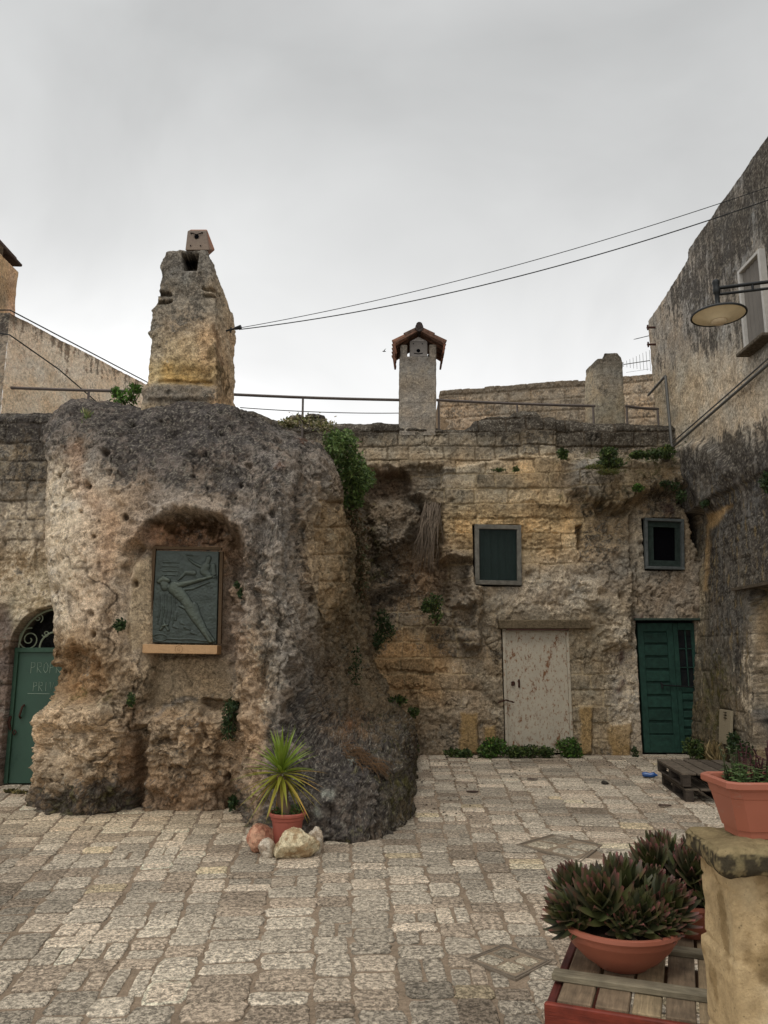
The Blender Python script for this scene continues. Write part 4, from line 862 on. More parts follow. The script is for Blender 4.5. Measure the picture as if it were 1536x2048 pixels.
def chim_paint(P, u, v):
    wu = u+7*fbm(P, 5, 3, off=1240); wv = v+6*fbm(P, 5, 3, off=1250)
    base = field(u, v, [(380,520,60,30,(116,108,96)),(380,600,60,30,(128,116,98)),(370,640,50,30,(132,118,98)),(380,700,50,30,(158,138,104)),(450,600,20,60,(140,124,100)),(450,690,16,50,(168,140,106)),(350,740,60,18,(168,140,84)),(410,690,14,40,(170,132,88)),
        (360,785,60,12,(118,108,94)),(450,790,16,30,(168,138,100)),(312,700,14,40,(150,136,112))], (140, 124, 98))
    dark = field(u, v, [(380,510,70,30,.5),(350,580,40,25,.56),(330,640,40,40,.48),(370,600,40,20,.4),(390,700,40,30,.12),(320,690,20,20,.35),(360,785,60,10,.45),(450,600,20,60,.3),(450,700,14,60,.12)], .28)
    c = stone_paint(P, u, v, base, dark, None, field(u, v, [(385,580,30,8,.5),(350,700,40,20,.3)], .2), 1300.0, darkc=(66, 62, 57))
    st = poly(wu, wv, [(424,690),(438,700),(436,720),(450,740),(462,780),(456,800),(440,775),(420,768),(390,770),(345,768),(340,756),(400,760),(418,745),(412,700)], 4)
    c = mixc(c, lin((68, 54, 34))*K, st*.75*ss(-.3, .1, fbm(P, 9, 3, off=1290)))
    c = mixc(c, lin((84, 54, 28))*K, line(wu, wv, [(428,650),(434,690),(446,730)], 7, 5)*.5)
    c = mixc(c, lin((172, 138, 80))*K, (poly(wu+8*fbm(P, 9, 3, off=1291), wv, [(320,735),(345,730),(350,750),(430,764),(424,769),(320,764)], 5))*.35)
    return mixc(c, (.008, .008, .008), poly(u, v, [(366,513),(396,511),(391,539),(370,539)], 2)*(P[..., 1] > 9.3))
stack('shaft', secs, M_ROCK, CH, chim_paint, .36, 1200.0, .0105, chim_hook)
b = MB(); a = PY(370, 500, 9.35); c = PY(417, 459, 9.35); zc_ = (a.z+c.z)/2
b.add([a, PY(418, 500, 9.35), PY(412, 459, 9.35)+Vector((0, .03, 0)), PY(374, 459, 9.35)+Vector((0, .03, 0)), a+Vector((.07, .42, 0)), PY(430, 500, 9.75), PY(414, 459, 9.6), PY(376, 459, 9.6)+Vector((.03, 0, 0))],
      [(0, 1, 2, 3), (5, 4, 7, 6), (1, 5, 6, 2), (4, 0, 3, 7), (3, 2, 6, 7), (1, 0, 4, 5)], [C(128, 112, 98, 1.7)]*2+[C(116, 104, 94, 1.7)]*2+[C(160, 108, 82, 1.7)]*4)
VB = b.build('vent_block', M_LIME, CH)
m_ = VB.modifiers.new('bevel', 'BEVEL'); m_.width = .012; m_.segments = 2
for uu_, vv_, r_ in ((393,473,.03),(382,466,.010),(404,465,.010),(381,491,.008),(401,491,.008)):
    b = MB(); p = PY(uu_, vv_, 9.338+(500-vv_)/41*.03); b.tube([p, p+Vector((0, .008, 0))], r_, 14); b.build('vent_hole', M_DARK, VB)
b = MB()
p0 = PY(384, 466, 9.358); p1 = PY(393, 469, 9.356); p2 = PY(403, 466, 9.358); b.tube([p0, p1, p2], .006, 5)
b.build('painted_smile', M_DARK, VB)

# ---- tiled chimney in the middle
C2 = empty('roofed_chimney', (.66, 13.2, 5.6), 'slim grey stone chimney under a little gabled terracotta tile roof', 'chimney')
YC = 13.12
def p2(u, v): return PY(u, v, YC)
a = p2(798, 870); c = p2(872, 870); w2_ = c.x-a.x; d2 = .62
def gray_paint(P, u, v):
    base = field(u, v, [(835,760,40,30,(112,104,92)),(835,810,40,30,(126,116,102)),(835,720,40,14,(104,96,86))], (118, 109, 96))
    c = stone_paint(P, u, v, base, np.full(u.shape, .3), None, np.full(u.shape, .34), 1400.0, darkc=(70, 66, 60), var=.8)
    j = np.abs((P[..., 2]-5.2)/.27 % 1-.5)*2; return mixc(c, lin((84, 78, 70))*K, (j > .94)*.45)
secs = []
for v in (870, 800, 740, 713):
    l = p2(798+(0 if v > 800 else 1), v); r = p2(872+ (0 if v > 800 else 1), v); secs.append([l, Vector((r.x, YC, l.z)), Vector((r.x, YC+d2, l.z)), Vector((l.x, YC+d2, l.z))])
stack('shaft', secs, M_FAR, C2, gray_paint, .10, 1410.0, .016)
for ul, ur in ((800, 815), (859, 873)):
    for yo in (0, d2-.17):
        secs = []
        for v in (714, 690):
            l = p2(ul, v); r = p2(ur, v); secs.append([l+Vector((0, yo, 0)), r+Vector((0, yo, 0)), Vector((r.x, YC+yo+.16, l.z)), Vector((l.x, YC+yo+.16, l.z))])
        if ul > 850:
            for s_ in secs:
                for p_ in s_: p_.z += .0
        stack('pier', secs, M_FAR, C2, gray_paint, .06, 1420.0+ul, .018)
b = MB(); l = p2(820, 711); r = p2(855, 679); cz_ = (l.z+r.z)/2
b.box(((l.x+r.x)/2, YC+.16, cz_), (r.x-l.x, .2, r.z-l.z), col=C(128, 122, 116, 1.7), bev=.012)
b.prism([(l.x+.02, YC+.07, r.z), (r.x-.02, YC+.07, r.z), ((l.x+r.x)/2, YC+.07, r.z+.085)], (0, .16, 0), col=C(178, 172, 166, 1.6))
VB2 = b.build('vent_block', M_LIME, C2)
b = MB(); p = p2(837, 699); b.tube([(p.x, YC+.055, p.z), (p.x, YC+.07, p.z)], .035, 16); b.build('vent_hole', M_DARK, VB2)
for du, dv in ((-10,-14),(8,-14)): q_ = p2(837+du, 699+dv); b = MB(); b.tube([(q_.x, YC+.055, q_.z), (q_.x, YC+.07, q_.z)], .011, 10); b.build('vent_hole', M_DARK, VB2)
b = MB(); b.tube([(p.x-.08, YC+.056, p.z-.045), (p.x, YC+.056, p.z-.06), (p.x+.08, YC+.056, p.z-.045)], .008, 5); b.build('painted_smile', M_DARK, VB2)
rc = p2(838, 664); el_ = p2(790, 690); er_ = p2(887, 690)
for side_, e in ((-1, el_), (1, er_)):
    b = MB(); y0, y1 = YC-.12, YC+d2+.1; dvec = Vector((e.x-rc.x, 0, e.z-rc.z)); L_ = dvec.length; dn = dvec.normalized(); up = Vector((-dn.z, 0, dn.x)); up = up if up.z > 0 else -up
    Mx = Matrix((dn, Vector((0, 1, 0)), dn.cross(Vector((0, 1, 0))))).transposed()
    b.box((Vector((rc.x, (y0+y1)/2, rc.z))+dn*L_/2), (L_, y1-y0, .035), Mx, col=C(122, 92, 76, 1.3))
    n_ = 5
    for k in range(n_):      # barrel tiles lying down the slope, open ends at the eaves
        yy = y0+.06+(y1-y0-.12)*k/(n_-1)
        for lay in range(2):
            s0 = Vector((rc.x, yy, rc.z))+dn*(L_*.5*lay-.01)+up*(.03-.012*lay); s1 = s0+dn*(L_*.56)
            b.tube([s0, s1], [.052, .066], 10, C(*random.choice([(136,98,78),(118,88,72),(104,84,72),(148,106,84)]), 1.3))
    # hanging tile ends on the outer edge
    for k in range(3): b.box((e.x+side_*.0, y0+.1+k*.3, e.z-.11), (.035, .2, .22), Euler((R(random.uniform(-6, 6)), R(side_*8), 0)).to_matrix(), col=C(132, 90, 70, 1.3), bev=.008)
    b.build('roof_tile_slope', M_FAR, C2)
b = MB(); b.tube([Vector((rc.x, YC-.14, rc.z+.03)), Vector((rc.x, YC+d2+.12, rc.z+.03))], .075, 12, C(78, 70, 66, 1.5)); b.tube([Vector((rc.x, YC-.15, rc.z+.07)), Vector((rc.x, YC+.1, rc.z+.08))], [.06, .05], 10, C(70, 62, 60, 1.5)); b.build('ridge_tile', M_FAR, C2)

# ---- broken stub chimney on the right
C3 = empty('stub_chimney', (4.05, 13.6, 5.6), 'short square chimney with a broken jagged crown right of the railing', 'chimney')
Y3 = 13.45
def stub_paint(P, u, v):
    base = field(u, v, [(1222,750,30,30,(112,104,90)),(1222,810,30,20,(116,106,86)),(1180,780,14,40,(138,124,100)),(1210,715,50,16,(92,84,72))], (116, 106, 88))
    return stone_paint(P, u, v, base, field(u, v, [(1205,718,60,14,.6),(1222,770,30,30,.32)], .3), None, None, 1500.0, darkc=(70, 64, 56))
def sec3(v, ul, uc, ur): 
    l = PY(uc, v, Y3); r = PY(ur, v, Y3); bl = PUYZ(ul, Y3+.62, l.z); return [l, Vector((r.x, Y3, l.z)), Vector((r.x+.04, Y3+.62, l.z)), bl]
stack('shaft', [sec3(865, 1172, 1198, 1251), sec3(792, 1170, 1196, 1249), sec3(790, 1169, 1195, 1247), sec3(732, 1169, 1195, 1246), sec3(724, 1172, 1197, 1246)], M_FAR, C3, stub_paint, .10, 1510.0, .016)
stack('crown_block', [sec3(726, 1196, 1206, 1246), sec3(714, 1197, 1206, 1244), sec3(706, 1199, 1208, 1236)], M_FAR, C3, stub_paint, .10, 1520.0, .016)
l = PY(1196, 727, Y3)
b3 = [PUYZ(1172, Y3+.62, l.z), PY(1196, 727, Y3), PY(1207, 727, Y3), PUYZ(1186, Y3+.62, l.z)]
stack('crown_block', [[p.copy() for p in (b3[1], b3[2], b3[3], b3[0])], [p+Vector((0, 0, .09)) for p in (b3[1], b3[2], b3[3], b3[0])]], M_FAR, C3, stub_paint, .10, 1530.0, .016)

# ---- half-seen chimney at the far left, on the pale house
LH = empty('pale_house', (-7, 12, 4), 'pale plastered house whose parapet line falls away behind the cellar front', 'house')
Y1 = 12.0; A1 = PY(20, 626, Y1); zt1 = A1.z
yE = 15.9; 
def far_x(u, Y, z): return PUYZ(u, Y, z)
E1 = PUYZ(300, 15.55, zt1)
b0 = Vector((A1.x, Y1, 4.2)); nx_ = 330; nz_ = 210
t = np.linspace(0, 1, nx_)[None, :]; zz = np.linspace(4.2, zt1, nz_)[:, None]
P = np.stack([A1.x+(E1.x-A1.x)*t+0*zz, Y1+(E1.y-Y1)*t+0*zz, zz+0*t], -1)
cap = P[-1:].copy(); nrm = np.array([-(E1.y-Y1), (E1.x-A1.x), 0]); nrm /= np.linalg.norm(nrm); P = np.concatenate([P, cap+nrm*.05, cap+nrm*.4])
n = normals(P); d, pit = rough(P, .12, 1600.0, .3); P[:-2] += n[:-2]*d[:-2, :, None]
def pale_paint(P, u, v, sd=1610.0):
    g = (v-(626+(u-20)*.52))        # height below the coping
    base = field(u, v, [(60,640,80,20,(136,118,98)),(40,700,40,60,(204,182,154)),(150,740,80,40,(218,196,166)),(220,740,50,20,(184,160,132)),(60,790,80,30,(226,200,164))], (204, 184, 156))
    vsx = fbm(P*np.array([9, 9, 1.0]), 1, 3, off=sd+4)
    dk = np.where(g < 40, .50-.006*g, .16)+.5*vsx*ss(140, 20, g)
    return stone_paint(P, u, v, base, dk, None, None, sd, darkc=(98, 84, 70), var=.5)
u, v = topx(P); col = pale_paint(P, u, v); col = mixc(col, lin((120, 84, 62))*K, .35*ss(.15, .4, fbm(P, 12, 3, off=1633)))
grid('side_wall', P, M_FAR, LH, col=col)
s1_ = np.linspace(0, 1, 160)[None, :]; P = np.stack(np.broadcast_arrays(A1.x-3.0*(1-s1_), Y1+0*s1_, zz), -1).astype(float)
cap = P[-1:].copy(); P = np.concatenate([P, cap+np.array([0, .4, 0])])
u, v = topx(P); col = stone_paint(P, u, v, np.broadcast_to(np.array((132., 118, 100)), P.shape), np.full(u.shape, .4)+.2*(v < 670), None, None, 1650.0)
grid('front_wall', P, M_FAR, LH, col=col)
b = MB(); q0 = A1+Vector((.02, -.05, -.02)); q1 = E1+Vector((.03, -.05, -.02)); b.tube([q0+Vector((-2.5, -.02, .03)), q0+Vector((0, 0, .05)), q1+Vector((0, 0, .05))], .012, 5)
c0_ = PUYZ(0, 11.93, PY(18, 672, 12).z+.02); b.tube([c0_, PY(20, 670, 11.93), PUYZ(120, 13.0, PY(20, 670, 12).z-.25)+Vector((.02,-.08,0)), PUYZ(222, 14.4, PY(20, 670, 12).z-.62)+Vector((.02,-.1,0))], .012, 5)
b.build('cable', M_IRON, LH)
C4_ = empty('capped_chimney', (-7.4, 12.4, 7.2), 'square chimney with slab cap and smoke opening cut by the left picture edge', 'chimney')
Y4 = 12.15
def sec4(v, ul, ur): l = PY(ul-30, v, Y4); r = PY(ur-30, v, Y4); return [l, Vector((r.x, Y4, l.z)), Vector((r.x, Y4+.7, l.z)), Vector((l.x, Y4+.7, l.z))]
def cp(P, u, v): return stone_paint(P, u, v, field(u, v, [(10,540,40,40,(160,128,88)),(24,560,8,60,(186,146,112)),(0,580,40,20,(120,100,74))], (156, 126, 90)), np.full(u.shape, .28), None, None, 1700.0, darkc=(84, 70, 54))
stack('shaft', [sec4(650, -62, 20), sec4(560, -58, 24), sec4(506, -54, 30)], M_FAR, C4_, cp, .12, 1710.0, .018)
for ul, ur in ((-84, -74), (-44, -30), (-9, -1)):
    for yo in (0, .55):
        l = PY(ul, 508, Y4+yo); r = PY(ur, 508, Y4+yo); z2_ = PY(0, 484, Y4).z; b = MB(); b.box(((l.x+r.x)/2, Y4+yo+.06, (l.z+z2_)/2), (r.x-l.x, .12, z2_-l.z), col=C(96, 80, 62, K), bev=.015); b.build('pier', M_FAR, C4_)
b = MB(); l = PY(-98, 487, Y4); r = PY(2, 487, Y4); b.box(((l.x+r.x)/2, Y4+.32, l.z+.03), (r.x-l.x, .95, .06), Euler((0, R(2), 0)).to_matrix(), col=C(84, 70, 62, 1.6), bev=.015)
for k in range(6): b.tube([Vector((l.x+.1+k*.13, Y4-.12, l.z+.085+.02*(k % 2))), Vector((l.x+.1+k*.13, Y4+.7, l.z+.10))], .045, 9, C(96, 78, 68, 1.6))
b.build('tiled_cap', M_FAR, C4_)

# ---- beige terrace wall behind the railing
y_a, y_b = 18.0, 16.9; za = PY(880, 781, y_a).z; xa_ = PY(880, 781, y_a).x; pb = PY(1320, 747, y_b)
t = np.linspace(0, 1, 420)[None, :]; hh = np.linspace(0, 1, 150)[:, None]
top_ = za+(pb.z-za)*t+.03*np.repeat(np.array([random.uniform(-1, 1) for _ in range(14)]), 30)[None, :]*.8
P = np.stack(np.broadcast_arrays(xa_+(pb.x-xa_)*t, y_a+(y_b-y_a)*t, 4.8+(top_-4.8)*hh), -1).astype(float)
cap = P[-1:].copy(); P = np.concatenate([P, cap+np.array([0, .06, .01]), cap+np.array([0, .5, .01])])
d, pit = rough(P, .4, 1800.0, .8); jd, bid = courses(P[..., 0]+0*P[..., 2], P[..., 2], .29, .4, .8, 5)
P[..., 1] += -d+ss(.03, .006, jd)*.03; P[..., 2] += ss(.5, 0, np.arange(len(P))/len(P)*0+1)[:, None]*0
u, v = topx(P); g = v-(781-(u-880)*.08)
base = field(u, v, [(930,830,40,30,(156,132,104)),(1000,800,80,20,(126,112,92)),(1280,790,40,40,(160,138,110))], (134, 118, 96))
col = stone_paint(P, u, v, base, np.where(g < 16, .68, .46), None, None, 1810.0, darkc=(84, 74, 62)); col *= (1+(bid-.5)*.25)[..., None]
col = mixc(col, lin((100, 86, 68))*K, ss(.03, .006, jd+.012*fbm(P, 9, 2, off=1850))*.3)
TW = grid('terrace_wall', P, M_FAR, None, col=col); finish(TW, 'beige coursed block wall rising behind the terrace railing', 'wall')
b = MB(); b.box((xa_+.15, y_a+2, (4.8+za)/2), (.28, 4, za-4.8-.02), col=C(140, 118, 92, K)); TW2 = b.build('return_wall', M_FAR, TW)

# ---- terrace floor up behind the parapets, only glimpsed
b = MB(); b.quad((-14, 13.45, 5.0), (14, 13.45, 5.0), (14, 30, 5.0), (-14, 30, 5.0)); b.quad((-14, 10.3, 4.4), (-2.3, 10.3, 4.4), (-2.3, 13.45, 4.4), (-14, 13.45, 4.4)); b.quad((-14, 13.45, 4.4), (-2.3, 13.45, 4.4), (-2.3, 13.45, 5.0), (-14, 13.45, 5.0))
for i in range(len(b.c)): b.c[i] = C(120, 108, 90, 1.6)
finish(b.build('terrace', M_MORT, None), 'upper terrace floor behind the parapets', None, None, 'structure'); 

# ---- railing, in its four lengths
RG = 'terrace railing lengths'
def rail(pts, posts, label, r=.02):
    o = empty('railing', PY(*pts[0]), label, 'railing')
    b = MB(); a, c = PY(*pts[0]), PY(*pts[1])
    n_ = 6; b.tube([a.lerp(c, k/n_)+Vector((0, 0, -.012*math.sin(math.pi*k/n_))) for k in range(n_+1)], r*1.25, 6)
    b.build('handrail', M_RAIL, o)
    for u_, dv in posts:
        t_ = (u_-pts[0][0])/(pts[1][0]-pts[0][0]); p = a.lerp(c, t_)
        # find the point whose photo column is u_
        for _ in range(8):
            uu_, _v = topx(np.array(p)); t_ += (u_-uu_)/(pts[1][0]-pts[0][0]); p = a.lerp(c, t_)
        b = MB(); b.tube([p, p-Vector((0, 0, dv))], r, 6); b.build('post', M_RAIL, o)
    return o
rail(((-60,772,12.1),(286,783,12.35)), [(178, 1.3), (-40, 1.3)], 'long steel railing crossing in front of the pale house')
rail(((466,789,12.4),(799,800,12.95)), [(606, .8)], 'steel railing against the sky between the two chimneys')
rail(((873,800,13.2),(1190,812,13.35)), [(877, .9), (1034, .9), (1186, .9)], 'steel railing in front of the beige block wall')
rail(((1251,812,13.4),(1317,818,13.5)), [(1253, .8), (1315, .8)], 'short steel railing between stub chimney and tall house')
# ---- overhead cables
def cable(u0, v0, y0, u1, v1, y1, sag, r, label):
    a, c = PY(u0, v0, y0), PY(u1, v1, y1); a2 = a; b = MB()
    b.tube([a.lerp(c, k/30)-Vector((0, 0, sag*4*(k/30)*(1-k/30))) for k in range(31)], r, 5)
    finish(b.build('overhead_cable', M_IRON, None), label, 'cable')
cable(478, 656, 9.3, 1620, 345, 7.4, .16, .0045, 'upper thin black cable strung from the big chimney to the tall house')
cable(478, 659, 9.3, 1620, 370, 7.4, .22, .0065, 'lower and thicker black cable strung from the big chimney')
cable(480, 815, 18, 806, 826, 20, .05, .012, 'faint distant wire low behind the sky-lit railing')
b = MB(); a = PY(452, 662, 9.35); c = PY(482, 654, 9.3); b.tube([a, c], .012, 6); b.tube([a+Vector((.06, 0, -.02)), a+Vector((.065, 0, .05))], .01, 6); b.tube([a.lerp(c, .6), a.lerp(c, 1.0)], [.02, .03], 8)
finish(b.build('cable_bracket', M_IRON, None), 'iron hook with insulator in the side of the big chimney', 'bracket')
# ---- street lamp
LP = PY(1437, 628, 6.83); LO = empty('street_lamp', LP, 'dark bracket street lamp with shallow cream-lined dish shade', 'street lamp')
b = MB(); b.lathe(LP, [(0, .075), (.04, .07), (.09, .05), (.235, .008), (.252, -.008), (.250, -.020), (.236, -.016), (.2, -.008)], 48); SH = b.build('shade', M_IRON, LO, True, 40)
b = MB(); b.lathe(LP, [(.238, -.014), (.20, -.03), (.12, -.045), (.1, -.06), (.078, -.07), (.07, -.066)], 48); b.build('reflector', plain('cream_enamel', C(196, 182, 150, 2.4), .45, var=.08), SH, True, 50)
b = MB(); b.lathe(LP, [(.072, -.064), (.07, -.082), (.05, -.1), (.0, -.108)], 32); b.build('lens', plain('frosted_lens', C(186, 168, 136, 2.0), .3, var=.04), SH, True, 60)
b = MB(); b.lathe(LP, [(.028, .06), (.034, .075), (.028, .1), (.022, .11), (.022, .2), (.032, .21), (.034, .25), (.03, .26), (.03, .3), (.036, .315), (.03, .34), (.012, .352)], 20)
e1 = PX(1536, 560, 3.66); b.tube([LP+Vector((0, 0, .262)), LP+Vector((2.0, -.6, .262))], .017, 10); b.tube([LP+Vector((.02, 0, .20)), LP+Vector((2.0, -.6, .19))], .013, 10)
b.tube([LP+Vector((.3, -.09, .2)), LP+Vector((.3, -.09, .262))], .012, 8); b.tube([LP+Vector((1.98, -.6, -.1)), LP+Vector((1.98, -.6, .5))], .025, 8)
b.build('arm', M_IRON, LO, True, 45)
# ---- aerials
b = MB(); a = PY(1271, 678, 14.6); c = PY(1300, 671, 14.4); b.tube([a, c], .008, 4)
for k in range(6): p = a.lerp(c, k/6); b.tube([p-Vector((0, .1, .035)), p+Vector((0, .1, .035))], .006, 4)
finish(b.build('aerial', M_IRON, None), 'short comb-shaped aerial poking out by the tall house wall', 'antenna')
b = MB(); a = PY(1247, 729, 15); c = PY(1300, 721, 14.8); b.tube([a, c], .009, 4)
for k in range(9): p = a.lerp(c, k/8); s_ = .05+.022*k; b.tube([p-Vector((0, 0, s_)), p+Vector((0, 0, s_))], .004, 4)
b.tube([PY(1252, 745, 15), PY(1299, 738, 14.8)], .003, 4)
finish(b.build('aerial', M_GALV, None), 'long many-pronged aerial behind the stub chimney', 'antenna')
b = MB(); p = PY(768, 703, 22)
b.tube([p+Vector((-.05, 0, 0)), p+Vector((-.02, 0, .01)), p+Vector((.03, 0, .005)), p+Vector((.06, 0, 0))], [.004, .018, .014, .004], 8)
b.tube([p, p+Vector((.02, .05, .03)), p+Vector((.06, .11, .04))], [.016, .012, .003], 6); b.tube([p, p+Vector((.02, -.05, .03)), p+Vector((.06, -.11, .05))], [.016, .012, .003], 6)
finish(b.build('bird', M_IRON, None, True), 'tiny dark bird gliding left of the tiled chimney', 'bird')
# ---------------------------------------------------------------- ground and paving
b = MB(); b.quad((-60, -40, -.03), (60, -40, -.03), (60, 80, -.03), (-60, 80, -.03), C(126, 114, 96, 1.6))
finish(b.build('ground', M_MORT, None), 'bare ground under and around the yard', None, None, 'structure')
gx = np.linspace(-7.5, 6.2, 340); gy = np.linspace(.3, 13.6, 330); X, Y = np.meshgrid(gx, gy)
P = np.stack([X, Y, np.zeros_like(X)], -1); P[..., 2] = -.005+.003*fbm(P, 2, 2, off=2000)
n1 = fbm(P, .8, 3, off=2010); n2 = fbm(P, 6, 3, off=2020)
cm = lin((122, 107, 90))*1.3*(1+.2*n1+.25*n2)[..., None]
grid('mortar_bed', P, M_MORT, None, col=cm); finish(bpy.data.objects['mortar_bed'], 'grey-brown mortar between the paving stones', None, None, 'structure')
quads = [[PZ(932,1921), PZ(1007,1891), PZ(1102,1924), PZ(1032,1961)], [PZ(1032,1691), PZ(1106,1670), PZ(1204,1691), PZ(1161,1725)]]
def inquad(x, y, q, grow=1.0):
    c = sum(q, Vector())/4; s = None
    for k in range(4):
        a = c+(q[k]-c)*grow; d = c+(q[(k+1) % 4]-c)*grow; cr = (d.x-a.x)*(y-a.y)-(d.y-a.y)*(x-a.x)
        if s is None: s = cr > 0
        elif (cr > 0) != s: return False
    return True
VV = []; FF = []; CC = []; rr = random.Random(5)
def warp(s, y):
    return s+.068*s*(y-4)-.02*(y-4)+.03*math.sin(y*.6+s*.8)+.008*math.sin(y*2.3+s*3)
strips = [-6.8]
while strips[-1] < 5.4: strips.append(strips[-1]+rr.choice([.17, .2, .22, .25, .29])*rr.uniform(.92, 1.1))
m_ = 22
ang = np.arange(m_)/m_*2*math.pi
def rrect(k, e=.5):
    c, s = math.cos(k), math.sin(k); q = max(abs(c), abs(s)); r = 1/(abs(c)**13+abs(s)**13)**(1/13); return c*r, s*r
ring = [rrect(a) for a in ang]
def stone(x, y, w_, l_, ang_, col, zt):
    ca, sa = math.cos(ang_), math.sin(ang_); base_i = len(VV); ph = [rr.uniform(0, 6.28) for _ in range(4)]
    cut = rr.random() < .12
    tilt = (rr.uniform(-.012, .012), rr.uniform(-.012, .012))
    eg_ = rr.uniform(.95, 1.2); edge = tuple(min(.8, q*eg_) for q in col)
    for li, (k, z, cc) in enumerate(((1.0, -.014, tuple(q*.6 for q in col)), (1.0, zt-.005, tuple(q*.72 for q in col)), (.95, zt, edge), (.80, zt+.001, col), (.5, zt+.002, col))):
        for j, (a, c) in enumerate(ring):
            th = ang[j]; wob = 1+.03*math.sin(3*th+ph[0])+.03*math.sin(5*th+ph[1])+.02*math.sin(9*th+ph[2])+rr.uniform(-.022, .022)
            px_ = a*(w_/2)*wob; py_ = c*(l_/2)*wob
            if li >= 2: d_ = (1-k)*min(w_, l_)*.5; px_ = a*max(w_/2-d_*1.3, w_*.1)*wob; py_ = c*max(l_/2-d_*1.3, l_*.1)*wob
            g = rr.uniform(.86, 1.14)
            VV.append((x+px_*ca-py_*sa, y+px_*sa+py_*ca, z+px_*tilt[0]+py_*tilt[1])); CC.append(tuple(q*g for q in cc))
    VV.append((x, y, zt+.002)); CC.append(col)
    for li in range(4):
        for j in range(m_): FF.append((base_i+li*m_+j, base_i+li*m_+(j+1) % m_, base_i+li*m_+m_+(j+1) % m_, base_i+li*m_+m_+j))
    e = base_i+5*m_
    for j in range(0, m_, 2): FF.append((base_i+4*m_+j, base_i+4*m_+(j+1) % m_, base_i+4*m_+(j+2) % m_, e))
for s0, s1 in zip(strips[:-1], strips[1:]):
    y = 1.2+rr.uniform(0, .2)
    while y < 13.3:
        l_ = rr.choice([.15, .18, .2, .22, .25, .3])*rr.uniform(.9, 1.12); yc = y+l_/2
        xl_, xr_ = warp(s0, yc), warp(s1, yc); w_ = xr_-xl_; xc = (xl_+xr_)/2
        parts_ = [(xc, w_)] if (w_ < .5 and rr.random() < .93) else [(xl_+w_*.27, w_*.52), (xl_+w_*.77, w_*.46)]
        for xx, ww in parts_:
            if -6.9 < xx < 5.3:
                a_ = math.atan2(-(warp((s0+s1)/2, yc+.1)-warp((s0+s1)/2, yc-.1)), .2)
                k = rr.random(); c = (162, 150, 131)
                c = (178, 162, 140) if k > .85 else (152, 136, 116) if k < .25 else (180, 162, 130) if .83 < k < .85 else c
                if yc < 9 and xx > .8 and rr.random() < .012: c = (208, 192, 160)
                near = math.exp(-((xx+2.6)/1.8)**2-((yc-8.0)/.9)**2); c = tuple(q*(1-near*.5)+r_*near*.5 for q, r_ in zip(c, (176, 154, 120)))
                sn_ = 1+.20*math.sin(xx*1.3+2*math.sin(yc*.7))*math.sin(yc*1.1+xx*.4)-.16*(math.sin(xx*3.1+yc*1.7) > .75); cl_ = C(*c, rr.choice([2.1, 2.4, 2.6, 2.8, 3.0])*rr.uniform(.94, 1.06)*sn_)
                if not any(inquad(xx, yc, q, 1.02) for q in quads):
                    gap = rr.uniform(.006, .018)
                    stone(xx+rr.uniform(-.016, .016), yc+rr.uniform(-.01, .01), ww-gap, l_-rr.uniform(.005, .016), a_+rr.uniform(-.03, .03), cl_, rr.uniform(-.002, .004))
        y += l_
tri = [f for f in FF]
me = bpy.data.meshes.new('paving'); me.from_pydata(VV, [], tri); a = me.color_attributes.new('Col', 'FLOAT_COLOR', 'POINT')
c = np.ones((len(VV), 4), np.float32); c[:, :3] = np.array(CC); a.data.foreach_set('color', c.ravel()); me.polygons.foreach_set('use_smooth', [True]*len(me.polygons))
PAV = put('paving', me, M_PAVE, None); finish(PAV, 'irregular worn limestone setts paving the yard', None, None, 'structure')
# diamond-set inspection covers with stone infill
for qi, (q, lab) in enumerate(zip(quads, ('diamond-set metal rim with cobbles inside, nearest the slatted bench', 'diamond-set metal rim with cobbles inside, farther one beyond the succulent bowls'))):
    o = empty('inspection_cover', sum(q, Vector())/4, lab, 'manhole cover'); cen = sum(q, Vector())/4
    b = MB()
    for gr in (1.0, .9):
        pts = [cen+(p-cen)*gr+Vector((0, 0, .002)) for p in q]
        for k in range(4): b.beam(pts[k], pts[(k+1) % 4], .008, .012, C(84, 76, 66, 1.3))
    b.build('rim', plain('worn_rim', C(112, 100, 84, 1.7), .9, .0, .25, 30, .3), o)
    b = MB(); pts = [cen+(p-cen)*.96 for p in q]; b.prism([p+Vector((0, 0, -.01)) for p in pts], (0, 0, .014), C(128, 112, 92, 2.0)); b.build('bedding', M_MORT, o)
    b2_v = len(VV); VV2, FF2, CC2 = VV, FF, CC; VV, FF, CC = [], [], []
    e1, e2 = (q[1]-q[0]), (q[3]-q[0]); an = math.atan2(e1.y, e1.x)
    for i in range(2):
        for j in range(2):
            p = cen+e1*(.82*((i+.5)/2-.5))+e2*(.82*((j+.5)/2-.5)); stone(p.x, p.y, e1.length*.36*rr.uniform(.85, 1), e2.length*.36*rr.uniform(.85, 1), an, C(*rr.choice([(176,164,142),(150,138,118),(186,172,146)]), 1.8), .008)
    np_mesh('cobble_infill', np.array(VV), np.array([f for f in FF]), M_PAVE, o, np.array(CC)); VV, FF, CC = VV2, FF2, CC2
